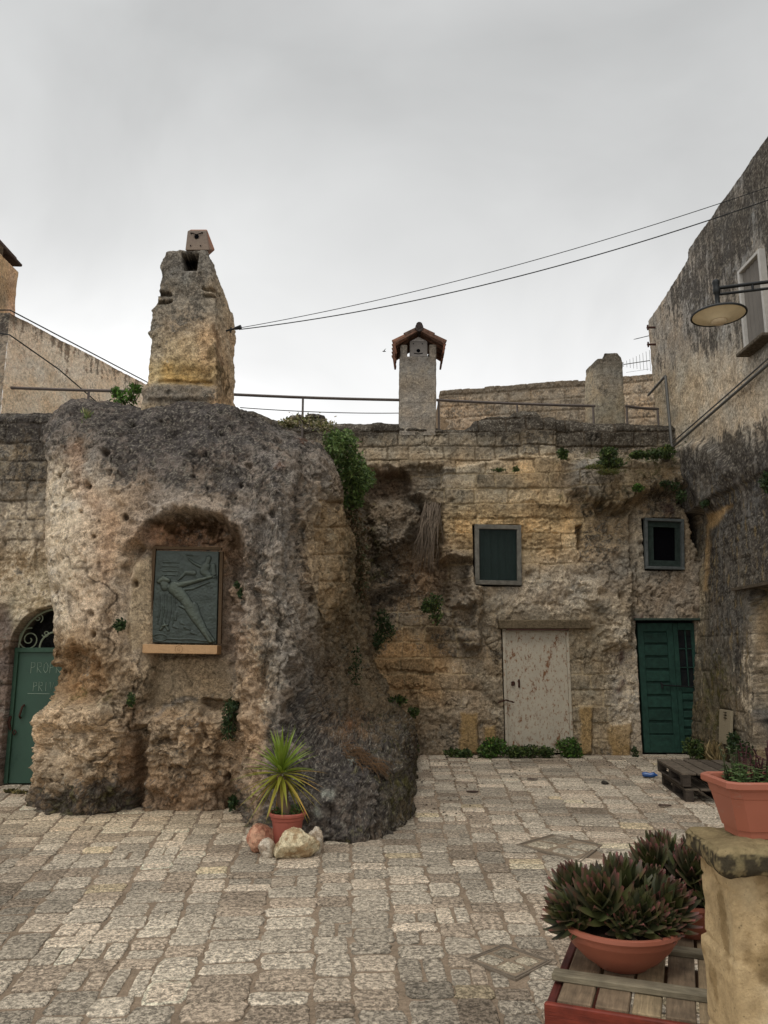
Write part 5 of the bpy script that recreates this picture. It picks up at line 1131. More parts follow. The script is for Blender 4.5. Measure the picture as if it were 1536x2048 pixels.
# sweepings: small stone crumbs and leaves along the walls
b = MB(); rr = random.Random(9)
def crumb(p, s, col):
    vs = [Vector(p)+Vector((rr.uniform(-1, 1), rr.uniform(-1, 1), rr.uniform(.0, .9)))*s for _ in range(6)]
    b.add(vs, [(0, 1, 2), (0, 2, 3), (0, 3, 4), (1, 4, 5), (2, 5, 3), (0, 4, 1), (1, 5, 2)], col)
for k in range(500):
    uu_ = rr.uniform(800, 1400); p = PZ(uu_, 1516+abs(rr.gauss(0, 22))); crumb(p, rr.uniform(.006, .02), C(*rr.choice([(90,72,50),(120,104,80),(70,60,44),(60,44,30)]), 1.5))
for k in range(160):
    p = PZ(rr.uniform(815, 960), rr.uniform(1520, 1640)); crumb(p, rr.uniform(.006, .022), C(*rr.choice([(60,44,34),(80,62,46)]), 1.3))
for k in range(200):
    p = PZ(rr.uniform(0, 500), 1632+abs(rr.gauss(0, 10))); crumb(p, rr.uniform(.004, .012), C(*rr.choice([(150,130,100),(120,104,80)]), 1.5))
finish(b.build('litter', plain('litter', (1, 1, 1), .9, vcol=True), None), 'dry leaf litter and crumbs of stone scattered on the setts', 'debris', None, 'stuff')
# ---------------------------------------------------------------- bronze relief and its shelf
YP = 8.52
tl, tr_, br_, bl = PY(313,1101,YP), PY(438,1103,YP), PY(433,1288,YP), PY(302,1285,YP)
PQ = empty('bronze_relief', (tl+tr_+br_+bl)/4, 'dark green bronze relief panel of reaching figures set in the rock niche', 'relief')
nu, nv = 260, 380
S, T = np.meshgrid(np.linspace(0, 1, nu), np.linspace(0, 1, nv)); A = .7
def cap_(pts, rs, h, k=2.0):
    out = np.zeros(S.shape); x = S*A
    for (p0, p1), (ra, rb) in zip(zip(pts[:-1], pts[1:]), zip(rs[:-1], rs[1:])):
        ax_, ay_ = p0[0]*A, p0[1]; ex, ey = (p1[0]-p0[0])*A, p1[1]-p0[1]; t = np.clip(((x-ax_)*ex+(T-ay_)*ey)/(ex*ex+ey*ey+1e-9), 0, 1)
        d = np.sqrt((x-ax_-t*ex)**2+(T-ay_-t*ey)**2)/(ra+(rb-ra)*t); out = np.maximum(out, np.sqrt(np.clip(1-d*d, 0, 1))*h)
    return out
H = np.zeros(S.shape)
H = np.maximum(H, cap_([(.16,.345),(.17,.40)], [.055,.045], .022)); H = np.maximum(H, cap_([(.08,.34),(.14,.31),(.22,.33)], [.03,.035,.03], .026))
H = np.maximum(H, cap_([(.24,.40),(.32,.38),(.36,.41)], [.03,.04,.04], .018)); H = np.maximum(H, cap_([(.32,.41),(.48,.52),(.58,.62)], [.075,.06,.055], .026))
H = np.maximum(H, cap_([(.38,.38),(.62,.335),(.80,.30),(.90,.28)], [.036,.028,.02,.018], .024))
for dx, dy in ((.97,.25),(1.0,.275),(.98,.30)): H = np.maximum(H, cap_([(.89,.28),(dx,dy)], [.009,.006], .014))
H = np.maximum(H, cap_([(.38,.43),(.60,.415),(.86,.34)], [.02,.014,.008], .012))
H = np.maximum(H, cap_([(.56,.60),(.66,.72),(.78,.84),(.92,.985)], [.062,.05,.036,.022], .025)); H = np.maximum(H, cap_([(.64,.60),(.70,.70),(.82,.84),(.97,.97)], [.045,.04,.024,.016], .018))
H = np.maximum(H, cap_([(.42,.60),(.50,.625),(.58,.60)], [.016,.018,.02], .016))
H = np.maximum(H, cap_([(.84,.08),(.83,.12)], [.035,.03], .018)); H = np.maximum(H, cap_([(.80,.16),(.78,.22),(.84,.26)], [.05,.05,.04], .018)); H = np.maximum(H, cap_([(.92,.16),(.93,.24)], [.03,.03], .016))
H = np.maximum(H, cap_([(.72,.17),(.60,.13),(.53,.09)], [.02,.016,.012], .015)); H = np.maximum(H, cap_([(.62,.24),(.48,.24),(.38,.32)], [.03,.026,.012], .016)); H = np.maximum(H, cap_([(.50,.045),(.58,.05)], [.008,.008], .01))
for x_ in (.10,.16,.21,.27,.33): H = np.maximum(H, cap_([(x_,.48+.1*abs(x_-.2)),(x_+.015,.64),(x_-.01,.80)], [.008,.011,.006], .008))
for y_ in (.13,.175,.225,.27): H = np.maximum(H, cap_([(.12,y_),(.26,y_-.003),(.38,y_+.005)], [.006,.010,.004], .008))
H = np.maximum(H, cap_([(.14,.86),(.20,.80),(.26,.86)], [.016,.018,.016], .016)); H = np.maximum(H, cap_([(.17,.82),(.25,.81)], [.012,.010], .02)); H = np.maximum(H, cap_([(.36,.68),(.36,.75)], [.02,.014], .009))
H = np.maximum(H, cap_([(.24,.955),(.45,.96),(.62,.955),(.76,.968),(.88,.97)], [.007]*5, .01))
r_ = np.hypot((S-.14)/.105, (T-.945)/.036); H = np.maximum(H, .009*np.clip(1-np.abs(r_-1)/.16, 0, 1))
for x_, y_ in ((.7,.8),(.62,.88),(.45,.78),(.52,.83),(.34,.82)): H = np.maximum(H, cap_([(x_,y_),(x_+.07,y_+.025)], [.02,.008], .008))
fac = np.stack([S*3, T*4.3, S*0], -1); H = H+.006*fbm(fac, 1.5, 3, off=3000)+.0022*fbm(fac, 9, 3, off=3010)
bord = np.minimum(np.minimum(S, 1-S)*A, np.minimum(T, 1-T)); H = H*ss(.0, .02, bord)
c_ = [np.array(p) for p in (tl, tr_, br_, bl)]
P = (c_[0]*(1-S)[..., None]+c_[1]*S[..., None])*(1-T)[..., None]+(c_[3]*(1-S)[..., None]+c_[2]*S[..., None])*T[..., None]
P[..., 1] -= H*1.05+.012
edge = (np.minimum(np.minimum(np.arange(nu)[None, :]+0*T, nu-1-np.arange(nu)[None, :]+0*T), np.minimum(np.arange(nv)[:, None]+0*S, nv-1-np.arange(nv)[:, None]+0*S)) < 1)
P[..., 1][edge] = YP+.05
lap = fbm(fac, 2.5, 4, off=3020); col = lin((54, 62, 56))*.95*(1+.35*lap+9*H)[..., None]; col = mixc(col, lin((76, 82, 68))*1.1, ss(.008, .03, H)*.55)
M_BRONZE, t_, bs_ = mat('green_bronze'); at_ = N(t_, 'ShaderNodeAttribute', attribute_name='Col'); t_.links.new(at_.outputs['Color'], bs_.inputs['Base Color']); bs_.inputs['Metallic'].default_value = .35; bs_.inputs['Roughness'].default_value = .48
grid('figure_panel', P, M_BRONZE, PQ, col=col, flip=True)
b = MB(); LM = C(108, 88, 66, 1.0)
b.beam(tl+Vector((-.02, -.0, .02)), bl+Vector((-.02, -.0, -.01)), .06, .035, LM, up=(1, 0, 0)); b.beam(tr_+Vector((.028, .02, .0)), br_+Vector((.03, .02, 0)), .05, .035, LM, up=(1, 0, 0)); b.beam(tl+Vector((-.03, .0, .03)), tr_+Vector((.03, .0, .03)), .05, .03, LM)
b.build('mortar_border', M_LIME, PQ)
sa, sb_, sc2, sd_ = PY(286,1288,8.38), PY(435,1291,8.38), PY(434,1309,8.38), PY(285,1306,8.38)
b = MB(); cc = (sa+sb_+sc2+sd_)/4; b.box(cc+Vector((0, .10, 0)), ((sb_-sa).length, .22, sa.z-sd_.z), Euler((0, R(.9), 0)).to_matrix(), col=C(176, 140, 100, 1.7), bev=.006)
SL = b.build('stone_shelf', M_LIME, None); finish(SL, 'smooth beige stone shelf with a small carved ring, directly under the bronze relief', 'shelf')
b = MB(); e = cc+Vector((-.01, -.0105, 0)); b.tube([e+Vector((.04*math.cos(k), 0, .04*math.sin(k))) for k in np.linspace(0, 6.283, 28)], .0022, 4, C(136, 104, 72, 1.5))
b.tube([e+Vector((.015*math.cos(k)+.002, 0, .018*math.sin(k))) for k in np.linspace(.9, 5.6, 14)]+[e+Vector((.004, 0, -.003))], .0022, 4, C(136, 104, 72, 1.5)); b.build('carved_ring', M_LIME, SL)

# ---------------------------------------------------------------- plants
def leafclump(name, blobs, n, size, cols, label, cat, group=None, parent=None, elong=1.8, up=.2, mat_=None, down=0.0, flowers=0):
    """blobs: (centre, (rx, ry, rz)); thousands of small folded leaves on the blob shells and inside, on short twigs"""
    ns = []; tot = sum(r[0]*r[1]*r[2] for _, r in blobs)**1; wts = [max(.02, r[0]*r[2]) for _, r in blobs]
    vs = []; fs = []; cs = []; L0 = len(blobs)
    for _ in range(n):
        c, r = random.choices(blobs, wts)[0]
        d = Vector((random.gauss(0, 1), random.gauss(0, 1), random.gauss(0, 1))).normalized(); k = random.random()**.45*random.choice([1, 1, 1, 1.15])
        p = Vector(c)+Vector((d.x*r[0], d.y*r[1], d.z*r[2]))*k
        if p.z < .004 and down == 0 and Vector(c).z < .6: p.z = .004+random.random()*.02
        ax = (d*.7+Vector((random.gauss(0, .6), random.gauss(0, .6), random.gauss(0, .6)+up-down))).normalized(); sd2 = ax.cross(Vector((random.gauss(0, 1), random.gauss(0, 1), random.gauss(0, 1)))).normalized()
        l = size*random.uniform(.6, 1.35); w_ = l/elong; nn = ax.cross(sd2)*l*.12
        base_ = len(vs); vs += [p-ax*l*.5, p+sd2*w_*.5+nn, p+ax*l*.5, p-sd2*w_*.5+nn, p+ax*l*.08]
        fs += [(base_, base_+1, base_+4), (base_+1, base_+2, base_+4), (base_+2, base_+3, base_+4), (base_+3, base_, base_+4)]
        q = random.choice(cols); g = random.uniform(.7, 1.3); cs += [C(q[0], q[1], q[2], 2.3*g)]*5
    b = MB(); b.add(vs, fs, cs)
    for c, r in blobs:   # twigs
        for _ in range(6 if n > 200 else 2):
            a = Vector(c)-Vector((0, 0, r[2]*.8)); d = Vector((random.uniform(-1, 1)*r[0], random.uniform(-1, 1)*r[1], random.uniform(.2, .9)*r[2])); b.tube([a, a+d*.6, Vector(c)+d], [.006, .004, .002], 4, C(90, 76, 50, 1.2))
    for _ in range(flowers):
        c, r = random.choice(blobs); p = Vector(c)+Vector((random.uniform(-1, 1)*r[0], -r[1], random.uniform(0, 1)*r[2])); b.lathe(p, [(0, -.006), (.014, 0), (0, .006)], 6, C(210, 180, 40, 1.3))
    o = b.build(name, mat_ or M_LEAF, parent)
    if parent is None: finish(o, label, cat, group)
    return o
GR = [(58,74,30),(46,62,26),(74,88,38),(38,50,24)]; GB = [(66,100,30),(80,114,36),(52,82,26)]; GD_ = [(40,58,26),(30,46,22),(52,66,32)]; GY = [(96,98,50),(120,110,70),(80,84,44)]
def bl_(u, v, Y, ru, rv, ry=None):
    c = PY(u, v, Y); s = Y*.985/F; return (c, (ru*s, ry if ry else ru*s*.8, rv*s))
leafclump('ivy_bush', [bl_(682,884,10.5,40,26,.3), bl_(700,930,10.8,34,34,.3), bl_(712,960,11.2,32,34,.3), bl_(668,900,10.3,20,30,.2), bl_(730,955,11.5,22,24,.3), bl_(705,1000,11.4,24,20,.2)], 4200, .06, [(84,104,50),(66,88,38),(98,116,60),(52,70,32)], 'big green bush hanging over the shoulder of the outcrop', 'bush', down=.4)
leafclump('trailing_growth', [bl_(700,1030,11.6,24,36,.2), bl_(716,1080,12.0,22,50,.2), bl_(722,1150,12.2,16,60,.15)], 900, .06, [(78,60,40),(66,56,34),(58,62,32),(90,70,44)], 'brownish withered creeper trailing below the big green bush', 'plant', down=.8)
leafclump('leafy_plant', [bl_(240,798,9.6,16,16,.15), bl_(262,790,9.6,18,18,.15), bl_(272,776,9.6,12,10,.12), bl_(232,785,9.6,8,10,.1)], 420, .07, GB, 'bright green leafy plant at the left foot of the big chimney', 'plant', elong=2.6)
leafclump('grass_tuft', [bl_(172,846,9.0,12,24,.1), bl_(165,862,8.9,14,10,.1)], 260, .13, [(104,116,60),(86,100,52),(120,118,70)], 'pale grassy tuft on the top left of the outcrop', 'plant', elong=9, up=1.6)
leafclump('flowering_weeds', [bl_(610,842,10.4,40,8,.3), bl_(650,852,10.6,26,10,.3), bl_(575,846,10.2,20,6,.2)], 520, .05, GY+[(150,140,110)], 'dry yellowish flowering weeds along the top of the outcrop shoulder', 'plant', flowers=5)
leafclump('weed', [bl_(240,1250,8.22,12,12,.06)], 160, .04, GD_, 'small dark weed in a dimple left of the bronze relief', 'plant')
leafclump('weed', [bl_(474,1170,8.35,5,8,.05), bl_(480,1186,8.3,5,12,.05)], 120, .04, GD_, 'narrow green weed on the right jamb of the niche', 'plant')
leafclump('hanging_weed', [bl_(460,1425,8.28,16,24,.1), bl_(458,1455,8.28,16,26,.1), bl_(468,1408,8.28,12,14,.08)], 800, .038, GD_, 'dark leafy weed hanging beside the ledge under the niche', 'plant', down=.8)
leafclump('weed', [bl_(262,1400,8.2,8,14,.06)], 120, .04, GD_+GR, 'little weed in the cleft left of the ledge under the niche', 'plant')
leafclump('fern', [bl_(466,1604,8.35,9,14,.08)], 120, .05, GD_, 'small fern inside the burrow at the foot of the outcrop', 'plant')
leafclump('weed', [bl_(524,895,9.0,10,9,.06)], 90, .05, [(86,98,56)], 'thin grey-green tuft high on the face of the outcrop', 'plant')
leafclump('creeper', [bl_(764,1240,12.6,16,24,.1), bl_(774,1262,12.6,18,20,.1), bl_(756,1282,12.5,12,20,.1)], 700, .05, GD_, 'dark creeper at the left of the stone sill in the recess', 'plant')
leafclump('creeper', [bl_(866,1205,12.7,20,18,.12), bl_(872,1230,12.7,14,20,.1), bl_(852,1215,12.7,10,12,.1)], 620, .055, GR, 'greener creeper with a yellow bloom on the stone sill in the recess', 'plant', flowers=1)
leafclump('weed', [bl_(778,1404,12.6,14,10,.1), bl_(800,1400,12.7,14,10,.1), bl_(826,1424,12.7,12,12,.1)], 420, .055, GR, 'row of green weeds sprouting above the low rock slope', 'plant')
leafclump('weed', [bl_(828,1502,12.5,10,16,.1)], 220, .055, GR, 'weed where the boulder slope meets the back wall', 'plant')
WG = 'weeds growing at the foot of the back wall'
leafclump('weed', [bl_(908,1506,12.75,20,9,.12), bl_(930,1508,12.75,16,9,.12)], 420, .055, GR, 'low weeds left of the first yellow patch on the back wall', 'plant', WG)
leafclump('weed', [bl_(988,1494,12.72,26,18,.16), bl_(975,1504,12.7,20,14,.14)], 1100, .055, GR+GB, 'round leafy weed just left of the grey door', 'plant', WG)
leafclump('weed', [bl_(1030,1504,12.7,24,12,.14), bl_(1062,1502,12.7,24,12,.14), bl_(1092,1504,12.7,16,11,.12)], 1100, .055, GR, 'long strip of weeds along the threshold of the grey door', 'plant', WG)
leafclump('weed', [bl_(1136,1496,12.72,24,20,.16), bl_(1150,1504,12.7,14,14,.12)], 1000, .055, GR+GB, 'round leafy weed just right of the grey door', 'plant', WG)
leafclump('weed', [bl_(1270,1505,12.8,6,12,.08)], 90, .05, GD_, 'tiny dark weed by the left jamb of the green door', 'plant', WG)
leafclump('weed', [bl_(1386,1494,12.4,20,18,.2), bl_(1400,1506,12.3,18,12,.15)], 700, .055, GR, 'leafy weed behind the pallets at the green door', 'plant', WG)
leafclump('weed', [bl_(1486,1500,11.0,26,16,.2), bl_(1468,1485,11.2,10,20,.14)], 700, .05, GD_, 'dark weed at the foot of the tall side house', 'plant')
leafclump('dry_grass', [bl_(1430,1512,11.6,16,20,.15)], 300, .2, [(130,112,76),(110,96,62)], 'dry straw tuft at the foot of the tall side house', 'plant', elong=16, up=1.8)
leafclump('shelf_weed', [bl_(1216,908,12.5,20,14,.2), bl_(1222,926,12.5,30,10,.2)], 700, .06, GR, 'green weeds in the middle of the rock shelf under the parapet', 'plant')
leafclump('shelf_weed', [bl_(1276,910,12.5,18,8,.15), bl_(1310,908,12.5,24,12,.2), bl_(1334,904,12.6,16,14,.2)], 900, .06, GR, 'dense weeds at the right end of the rock shelf under the parapet', 'plant', flowers=1)
leafclump('shelf_weed', [bl_(1126,908,12.75,12,14,.1)], 260, .055, GR, 'small weed beside the parapet buttress', 'plant')
leafclump('moss_cushion', [bl_(1216,944,12.35,26,6,.15), bl_(1190,934,12.4,20,5,.12)], 900, .03, [(74,84,36),(86,84,36)], 'yellow-green moss cushion on the rock shelf', 'plant')
leafclump('weed', [bl_(1032,938,12.88,8,7,.06)], 100, .045, GR, 'little tuft in the corner of the ledge left of the parapet buttress', 'plant')
leafclump('weed', [bl_(998,940,12.9,16,4,.05)], 110, .045, GR, 'thin line of weeds along the ledge above the mesh window', 'plant')
leafclump('weed', [bl_(1276,976,12.5,12,8,.1)], 240, .05, GR+GB, 'bright weed hanging from the rock shelf above the small dark window', 'plant')
leafclump('hanging_weed', [bl_(1345,972,12.5,18,10,.12), bl_(1362,992,12.5,12,14,.12), bl_(1330,966,12.5,10,6,.1)], 420, .05, GD_, 'dark weeds hanging over the black fissure by the tall house', 'plant', down=.6)
leafclump('wall_bush', [bl_(1392,880,12.6,18,16,.14), bl_(1384,892,12.6,20,12,.14), bl_(1400,872,12.4,8,8,.1)], 520, .06, GR, 'bush rooted where the conduit meets the rock corner', 'bush')
leafclump('weed', [bl_(1410,1008,11.9,8,8,.1)], 120, .05, GD_, 'small weed on the corner rock beside the tall house', 'plant')
leafclump('wall_bush', [bl_(1534,965,10.1,12,22,.12)], 260, .06, GD_, 'dark bush growing from the tall house wall at the picture edge', 'bush')
leafclump('slope_weed', [bl_(712,1330,10.9,14,40,.1)], 200, .04, GD_, 'upper straggling weed on the rocky slope above the boulder', 'plant')
leafclump('slope_weed', [bl_(776,1496,10.2,12,18,.1)], 120, .04, GD_, 'lower weed on the rocky slope, right behind the boulder', 'plant')
leafclump('doorstep_weed', [bl_(20,1588,9.6,14,5,.1), bl_(40,1590,9.5,12,6,.08)], 120, .05, [(110,100,60),(70,66,40)], 'withered weeds on the setts in front of the left green door', 'plant')
# dry root bundle hanging in the recess
b = MB(); rr = random.Random(3)
for k in range(110):
    u0 = rr.uniform(846, 882); v0 = rr.uniform(1004, 1024); y0 = 12.95; u1 = u0+rr.gauss(-16, 12); v1 = rr.uniform(1070, 1150); c = C(*rr.choice([(128,112,94),(104,90,74),(84,72,58)]), 1.6)
    p0 = PY(u0, v0, y0+.15); p1 = PY(u0+(u1-u0)*.35+rr.gauss(0, 3), v0+(v1-v0)*.3, y0-.12); p2_ = PY(u0+(u1-u0)*.7+rr.gauss(0, 4), v0+(v1-v0)*.7, y0-.02); p3 = PY(u1, v1, y0+.06)
    b.tube([p0, p1, p2_, p3], [.008, .007, .005, .002], 4, c, False)
finish(b.build('dry_roots', M_DRY, None, True), 'bundle of dry grey roots hanging from a hole in the back wall recess', 'roots')
b = MB()
for k in range(40):
    u0 = rr.uniform(735, 800); p0 = PY(u0, 1185-(u0-735)*.28, 12.9); p1 = p0+Vector((rr.uniform(-.3, .3), -.12, rr.uniform(-.15, .05))); p2_ = p1+Vector((rr.uniform(-.3, .1), .05, rr.uniform(-.25, -.05))); b.tube([p0, p1, p2_], [.006, .005, .002], 4, C(78, 66, 50, 1.4), False)
finish(b.build('dry_twigs', M_DRY, None, True), 'dark dry twigs over the slanting rib in the recess', 'roots')
b = MB()
for k in range(150):
    u0 = rr.uniform(680, 762); v0 = 1496+(u0-680)*.5+rr.gauss(0, 8); Yd = 8.1+(u0-680)*.009+rr.uniform(-.1, .3)
    nd = (RU-u0)**2+(RV-v0)**2; cand = np.where(nd < 25)[0]; p0 = Vector(ROCKP[cand[np.argmin(ROCKP[cand, 1])]])+Vector((0, -.01, .02)); d = Vector((rr.uniform(.03, .18), rr.uniform(-.1, .1), rr.uniform(-.10, -.01))) + Vector((0, -.10, 0)); b.tube([p0, p0+d*.5+Vector((0, 0, .03)), p0+d], [.003, .003, .001], 3, C(112, 82, 50, 1.4), False)
finish(b.build('dry_grass', M_DRY, None, True), 'reddish dry grass lying over the back of the dark boulder', 'plant', None, 'stuff')

# ---------------------------------------------------------------- yucca in its pot, ringed by rocks
G0 = PZ(573, 1700); PC = Vector((G0.x, 6.86, 0)); YU = empty('potted_yucca', PC, 'young spiky yucca in a round terracotta pot against the dark boulder', 'potted plant')
b = MB(); k = .98
b.lathe(PC, [(.0, .004), (.098*k, .004), (.104*k, .03), (.128*k, .20), (.134*k, .235), (.142*k, .24), (.146*k, .262), (.158*k, .272), (.160*k, .29), (.152*k, .30), (.142*k, .295), (.134*k, .26), (.0, .255)], 44, C(176, 92, 70))
b.build('pot', plain('pink_terracotta', C(178, 92, 72, 1.25), .62, var=.08, s=14, bump=.04), YU, True, 35)
b = MB(); b.lathe(PC, [(0, .25), (.136, .25), (.12, .268), (.05, .275), (0, .272)], 20, C(62, 48, 34, 1.3)); b.build('soil', M_MORT, YU)
top = PC+Vector((-.06, .0, .57)); tr0 = PC+Vector((-.02, 0, .25))
b = MB(); npt = 14; b.tube([tr0.lerp(top, i/npt)+Vector((.012*math.sin(i*.7), 0, 0)) for i in range(npt+1)], [.052-.012*i/npt+.003*(i % 2) for i in range(npt+1)], 14, C(118, 98, 78, 1.4)); b.tube([top+Vector((-.012, -.01, -.02)), top+Vector((-.016, -.035, .03))], [.03, .022], 12, C(130, 108, 84, 1.4)); b.build('trunk', M_LIME, YU, True, 50)
def blade(b, p, d, L_, w_, droop, col, tipc):
    d = d.normalized(); sd = d.cross(Vector((0, 0, 1))); sd = sd.normalized() if sd.length > .05 else Vector((1, 0, 0)); n_ = 6; prev = None; vs = []; cs = []; fs = []
    for i in range(n_+1):
        t = i/n_; q = p+d*L_*t+Vector((0, 0, -droop*L_*t*t)); ww = w_*(.55+.9*t if t < .35 else (1-t)/.65*.9+.02)*.5
        nrm = sd.cross(d)*w_*.22; vs += [q-sd*ww+nrm*(ww/w_*2), q, q+sd*ww+nrm*(ww/w_*2)]
        cc = tuple(a_*(1-t)+b_*t for a_, b_ in zip(col, tipc)); cs += [cc, tuple(x*.82 for x in cc), cc]
    for i in range(n_): a_ = i*3; fs += [(a_, a_+1, a_+4, a_+3), (a_+1, a_+2, a_+5, a_+4)]
    b.add(vs, fs, cs)
b = MB(); rr = random.Random(12); hd = top+Vector((.0, 0, .03))
for i in range(86):
    t = i/85; el_ = R(82-132*t+rr.uniform(-9, 9)); az = i*2.399+rr.uniform(-.2, .2)
    d = Vector((math.cos(az)*math.cos(el_), math.sin(az)*math.cos(el_), math.sin(el_))); p = hd+Vector((d.x*.02, d.y*.02, .10*(1-t)-.04))
    L_ = rr.uniform(.31, .47)*(1-.15*t); g = rr.uniform(.8, 1.2)
    c0 = C(112, 134, 26, 1.7*g) if t < .5 else C(150, 150, 36, 1.6*g); c1 = C(126, 146, 40, 1.7*g) if t < .55 else C(*rr.choice([(180,160,50),(150,150,44),(194,146,60)]), 1.6*g)
    blade(b, p, d, L_, .036, .10+.18*t, c0, c1)
b.build('leaves', leaf_mat('yucca_leaf', .42, .3), YU)
leafclump('pot_weeds', [(PC+Vector((-.07, -.02, .30)), (.07, .07, .045)), (PC+Vector((.07, -.02, .31)), (.06, .07, .055))], 420, .022, [(66,84,34),(54,70,28)], None, None, parent=YU)
M_STONE = rock_mat('field_stone', 1.8, .6, .28)
def boulder(name, c, r, seed, colf, label, group, sub=48, cut=.3, rot=0.0):
    th = np.linspace(0, np.pi, sub)[:, None]; ph = (np.arange(sub*2)/(sub*2)*2*np.pi)[None, :]
    D_ = np.stack([np.sin(th)*np.cos(ph), np.sin(th)*np.sin(ph), np.cos(th)+0*ph], -1); rg = np.random.default_rng(seed); k = np.ones(D_.shape[:2])
    for _ in range(13):   # facets
        n_ = rg.normal(size=3); n_ /= np.linalg.norm(n_); h = rg.uniform(.62, .95); dt = D_@n_; k = np.minimum(k, np.where(dt > .05, h/np.maximum(dt, .05), 9))
    k = k*(1+.10*fbm(D_, 2.2, 3, off=seed)+.05*fbm(D_, 7, 3, off=seed+5)); P = D_*k[..., None]*np.array(r)
    cr, sr = math.cos(rot), math.sin(rot); P = np.stack([P[..., 0]*cr-P[..., 1]*sr, P[..., 0]*sr+P[..., 1]*cr, P[..., 2]], -1); P[..., 2] = np.maximum(P[..., 2]+r[2]*(1-cut), .001); P = P+np.array([c[0], c[1], c[2] if len(c) > 2 else 0])
    o = grid(name, P, M_STONE, None, col=colf(P), closed=True, flip=True); return finish(o, label, 'rock', group)
def cf(a, b_, s):
    def f(P): m = ss(-.15, .25, fbm(P, 9, 3, off=s)+.4*fbm(P, 30, 2, off=s)); c = lin(a)*1.1*(1+.2*fbm(P, 25, 3, off=s+3))[..., None]; return mixc(c, lin(b_)*1.0, m*.7)
    return f
RG_ = 'loose rocks ringed round the yucca pot'
q = PZ(592, 1705); boulder('loose_rock', (q.x, 6.60), (.20, .13, .14), 31, cf((198,184,152), (140,108,72), 4001), 'biggest cream rock with brown underside in front of the yucca pot', RG_, rot=.25)
boulder('loose_rock', (q.x+.15, 6.74), (.10, .09, .12), 44, cf((180,168,150), (140,120,96), 4002), 'grey rock tucked behind the right end of the biggest cream rock', RG_)
q = PZ(526, 1690); boulder('loose_rock', (q.x+.01, 6.84), (.10, .15, .13), 57, cf((186,144,118), (150,96,76), 4003), 'pinkish rock left of the yucca pot', RG_, rot=-.5)
q = PZ(535, 1707); boulder('loose_rock', (q.x+.01, 6.62), (.085, .08, .085), 63, cf((186,174,156), (150,130,110), 4004), 'small pale flat-faced rock between the pink and the cream rocks', RG_)

# ---------------------------------------------------------------- two dark pallets by the green door
pw = C(58, 50, 42, 1.7)
def pallet(z0, label, dx, rot):
    f = PZ(1372, 1605); o_ = Vector((f.x+dx, f.y, z0)); PO = empty('pallet', o_, label, 'pallet', 'old pallets stacked by the green door')
    M3 = Euler((0, 0, -R(7.6)+rot)).to_matrix()      # local y runs back along the boards, local x to the right
    def bx_(b, x, y, z, sx, sy, sz, col=None): b.box(o_+M3@Vector((x+sx/2, y+sy/2, z+sz/2)), (sx, sy, sz), M3, col=tint(col or pw, .7, 1.3), bev=.004)
    for k in range(3):
        b = MB(); bx_(b, .0+k*.355, 0, 0, .09, 1.2, .018); bx_(b, k*.355, 0, .1, .09, 1.2, .02)
        for y in (0, .53, 1.1): bx_(b, k*.355, y, .018, .09, .1, .082)
        b.build('runner', M_WOODG, PO)
    for x, w2 in ((.0, .15), (.165, .13), (.32, .15), (.49, .13), (.65, .15)):
        b = MB(); bx_(b, x, 0, .122, w2, 1.2, .022, C(84, 74, 62, 1.7)); b.build('deck_board', M_WOODG, PO)
    return PO
pallet(.0, 'lower of the two dark pallets stacked by the green door', 0, 0); pallet(.165, 'upper dark pallet, topmost of the stack by the green door', -.02, R(1.2))
b = MB()   # crushed blue bottle
p = PZ(1300, 1556)+Vector((0, 0, .04)); b.tube([p+Vector((-.09, .03, 0)), p+Vector((-.06, .02, .004)), p+Vector((.0, 0, -.004)), p+Vector((.05, -.02, .006)), p+Vector((.075, -.03, 0)), p+Vector((.09, -.035, 0))], [.026, .036, .03, .034, .014, .013], 10, C(30, 90, 160, 1.3))
finish(b.build('plastic_bottle', plain('blue_plastic', C(30, 84, 150, 1.4), .25, spec=.6), None, True, 40), 'crushed blue plastic bottle lying on the setts near the pallets', 'bottle')
for (u_, v_, s_, lb) in ((1210, 1569, .05, 'small dark stone lying on the setts near the blue bottle'),):
    q = PZ(u_, v_); boulder('pebble', (q.x, q.y), (s_, s_*.8, s_*.6), 81, cf((70,66,60), (50,46,40), 4010), lb, None, 16)
for (u_, v_, lb) in ((1065, 1561, 'curled brown dead leaf on the setts before the grey door'), (945, 1586, 'dark curled dead leaf on the setts nearest the boulder'), (1330, 1614, 'reddish dead leaf on the setts in front of the pallets')):
    q = PZ(u_, v_)+Vector((0, 0, .008)); b = MB()
    vs = [q+Vector((-.07+.14*k/8, s_*(.042*math.sin(math.pi*(k+.6)/9.2))*random.uniform(.7, 1.2)+.004*math.sin(k*.8), .004+.010*abs(s_))) for k in range(9) for s_ in (-1, 0, 1)]
    b.add(vs, [(k*3+e, k*3+e+1, k*3+e+4, k*3+e+3) for k in range(8) for e in (0, 1)], C(66, 44, 36, 1.4))
    finish(b.build('dead_leaf', plain('dead_leaf', C(70, 46, 38, 1.4), .8), None), lb, 'leaf')

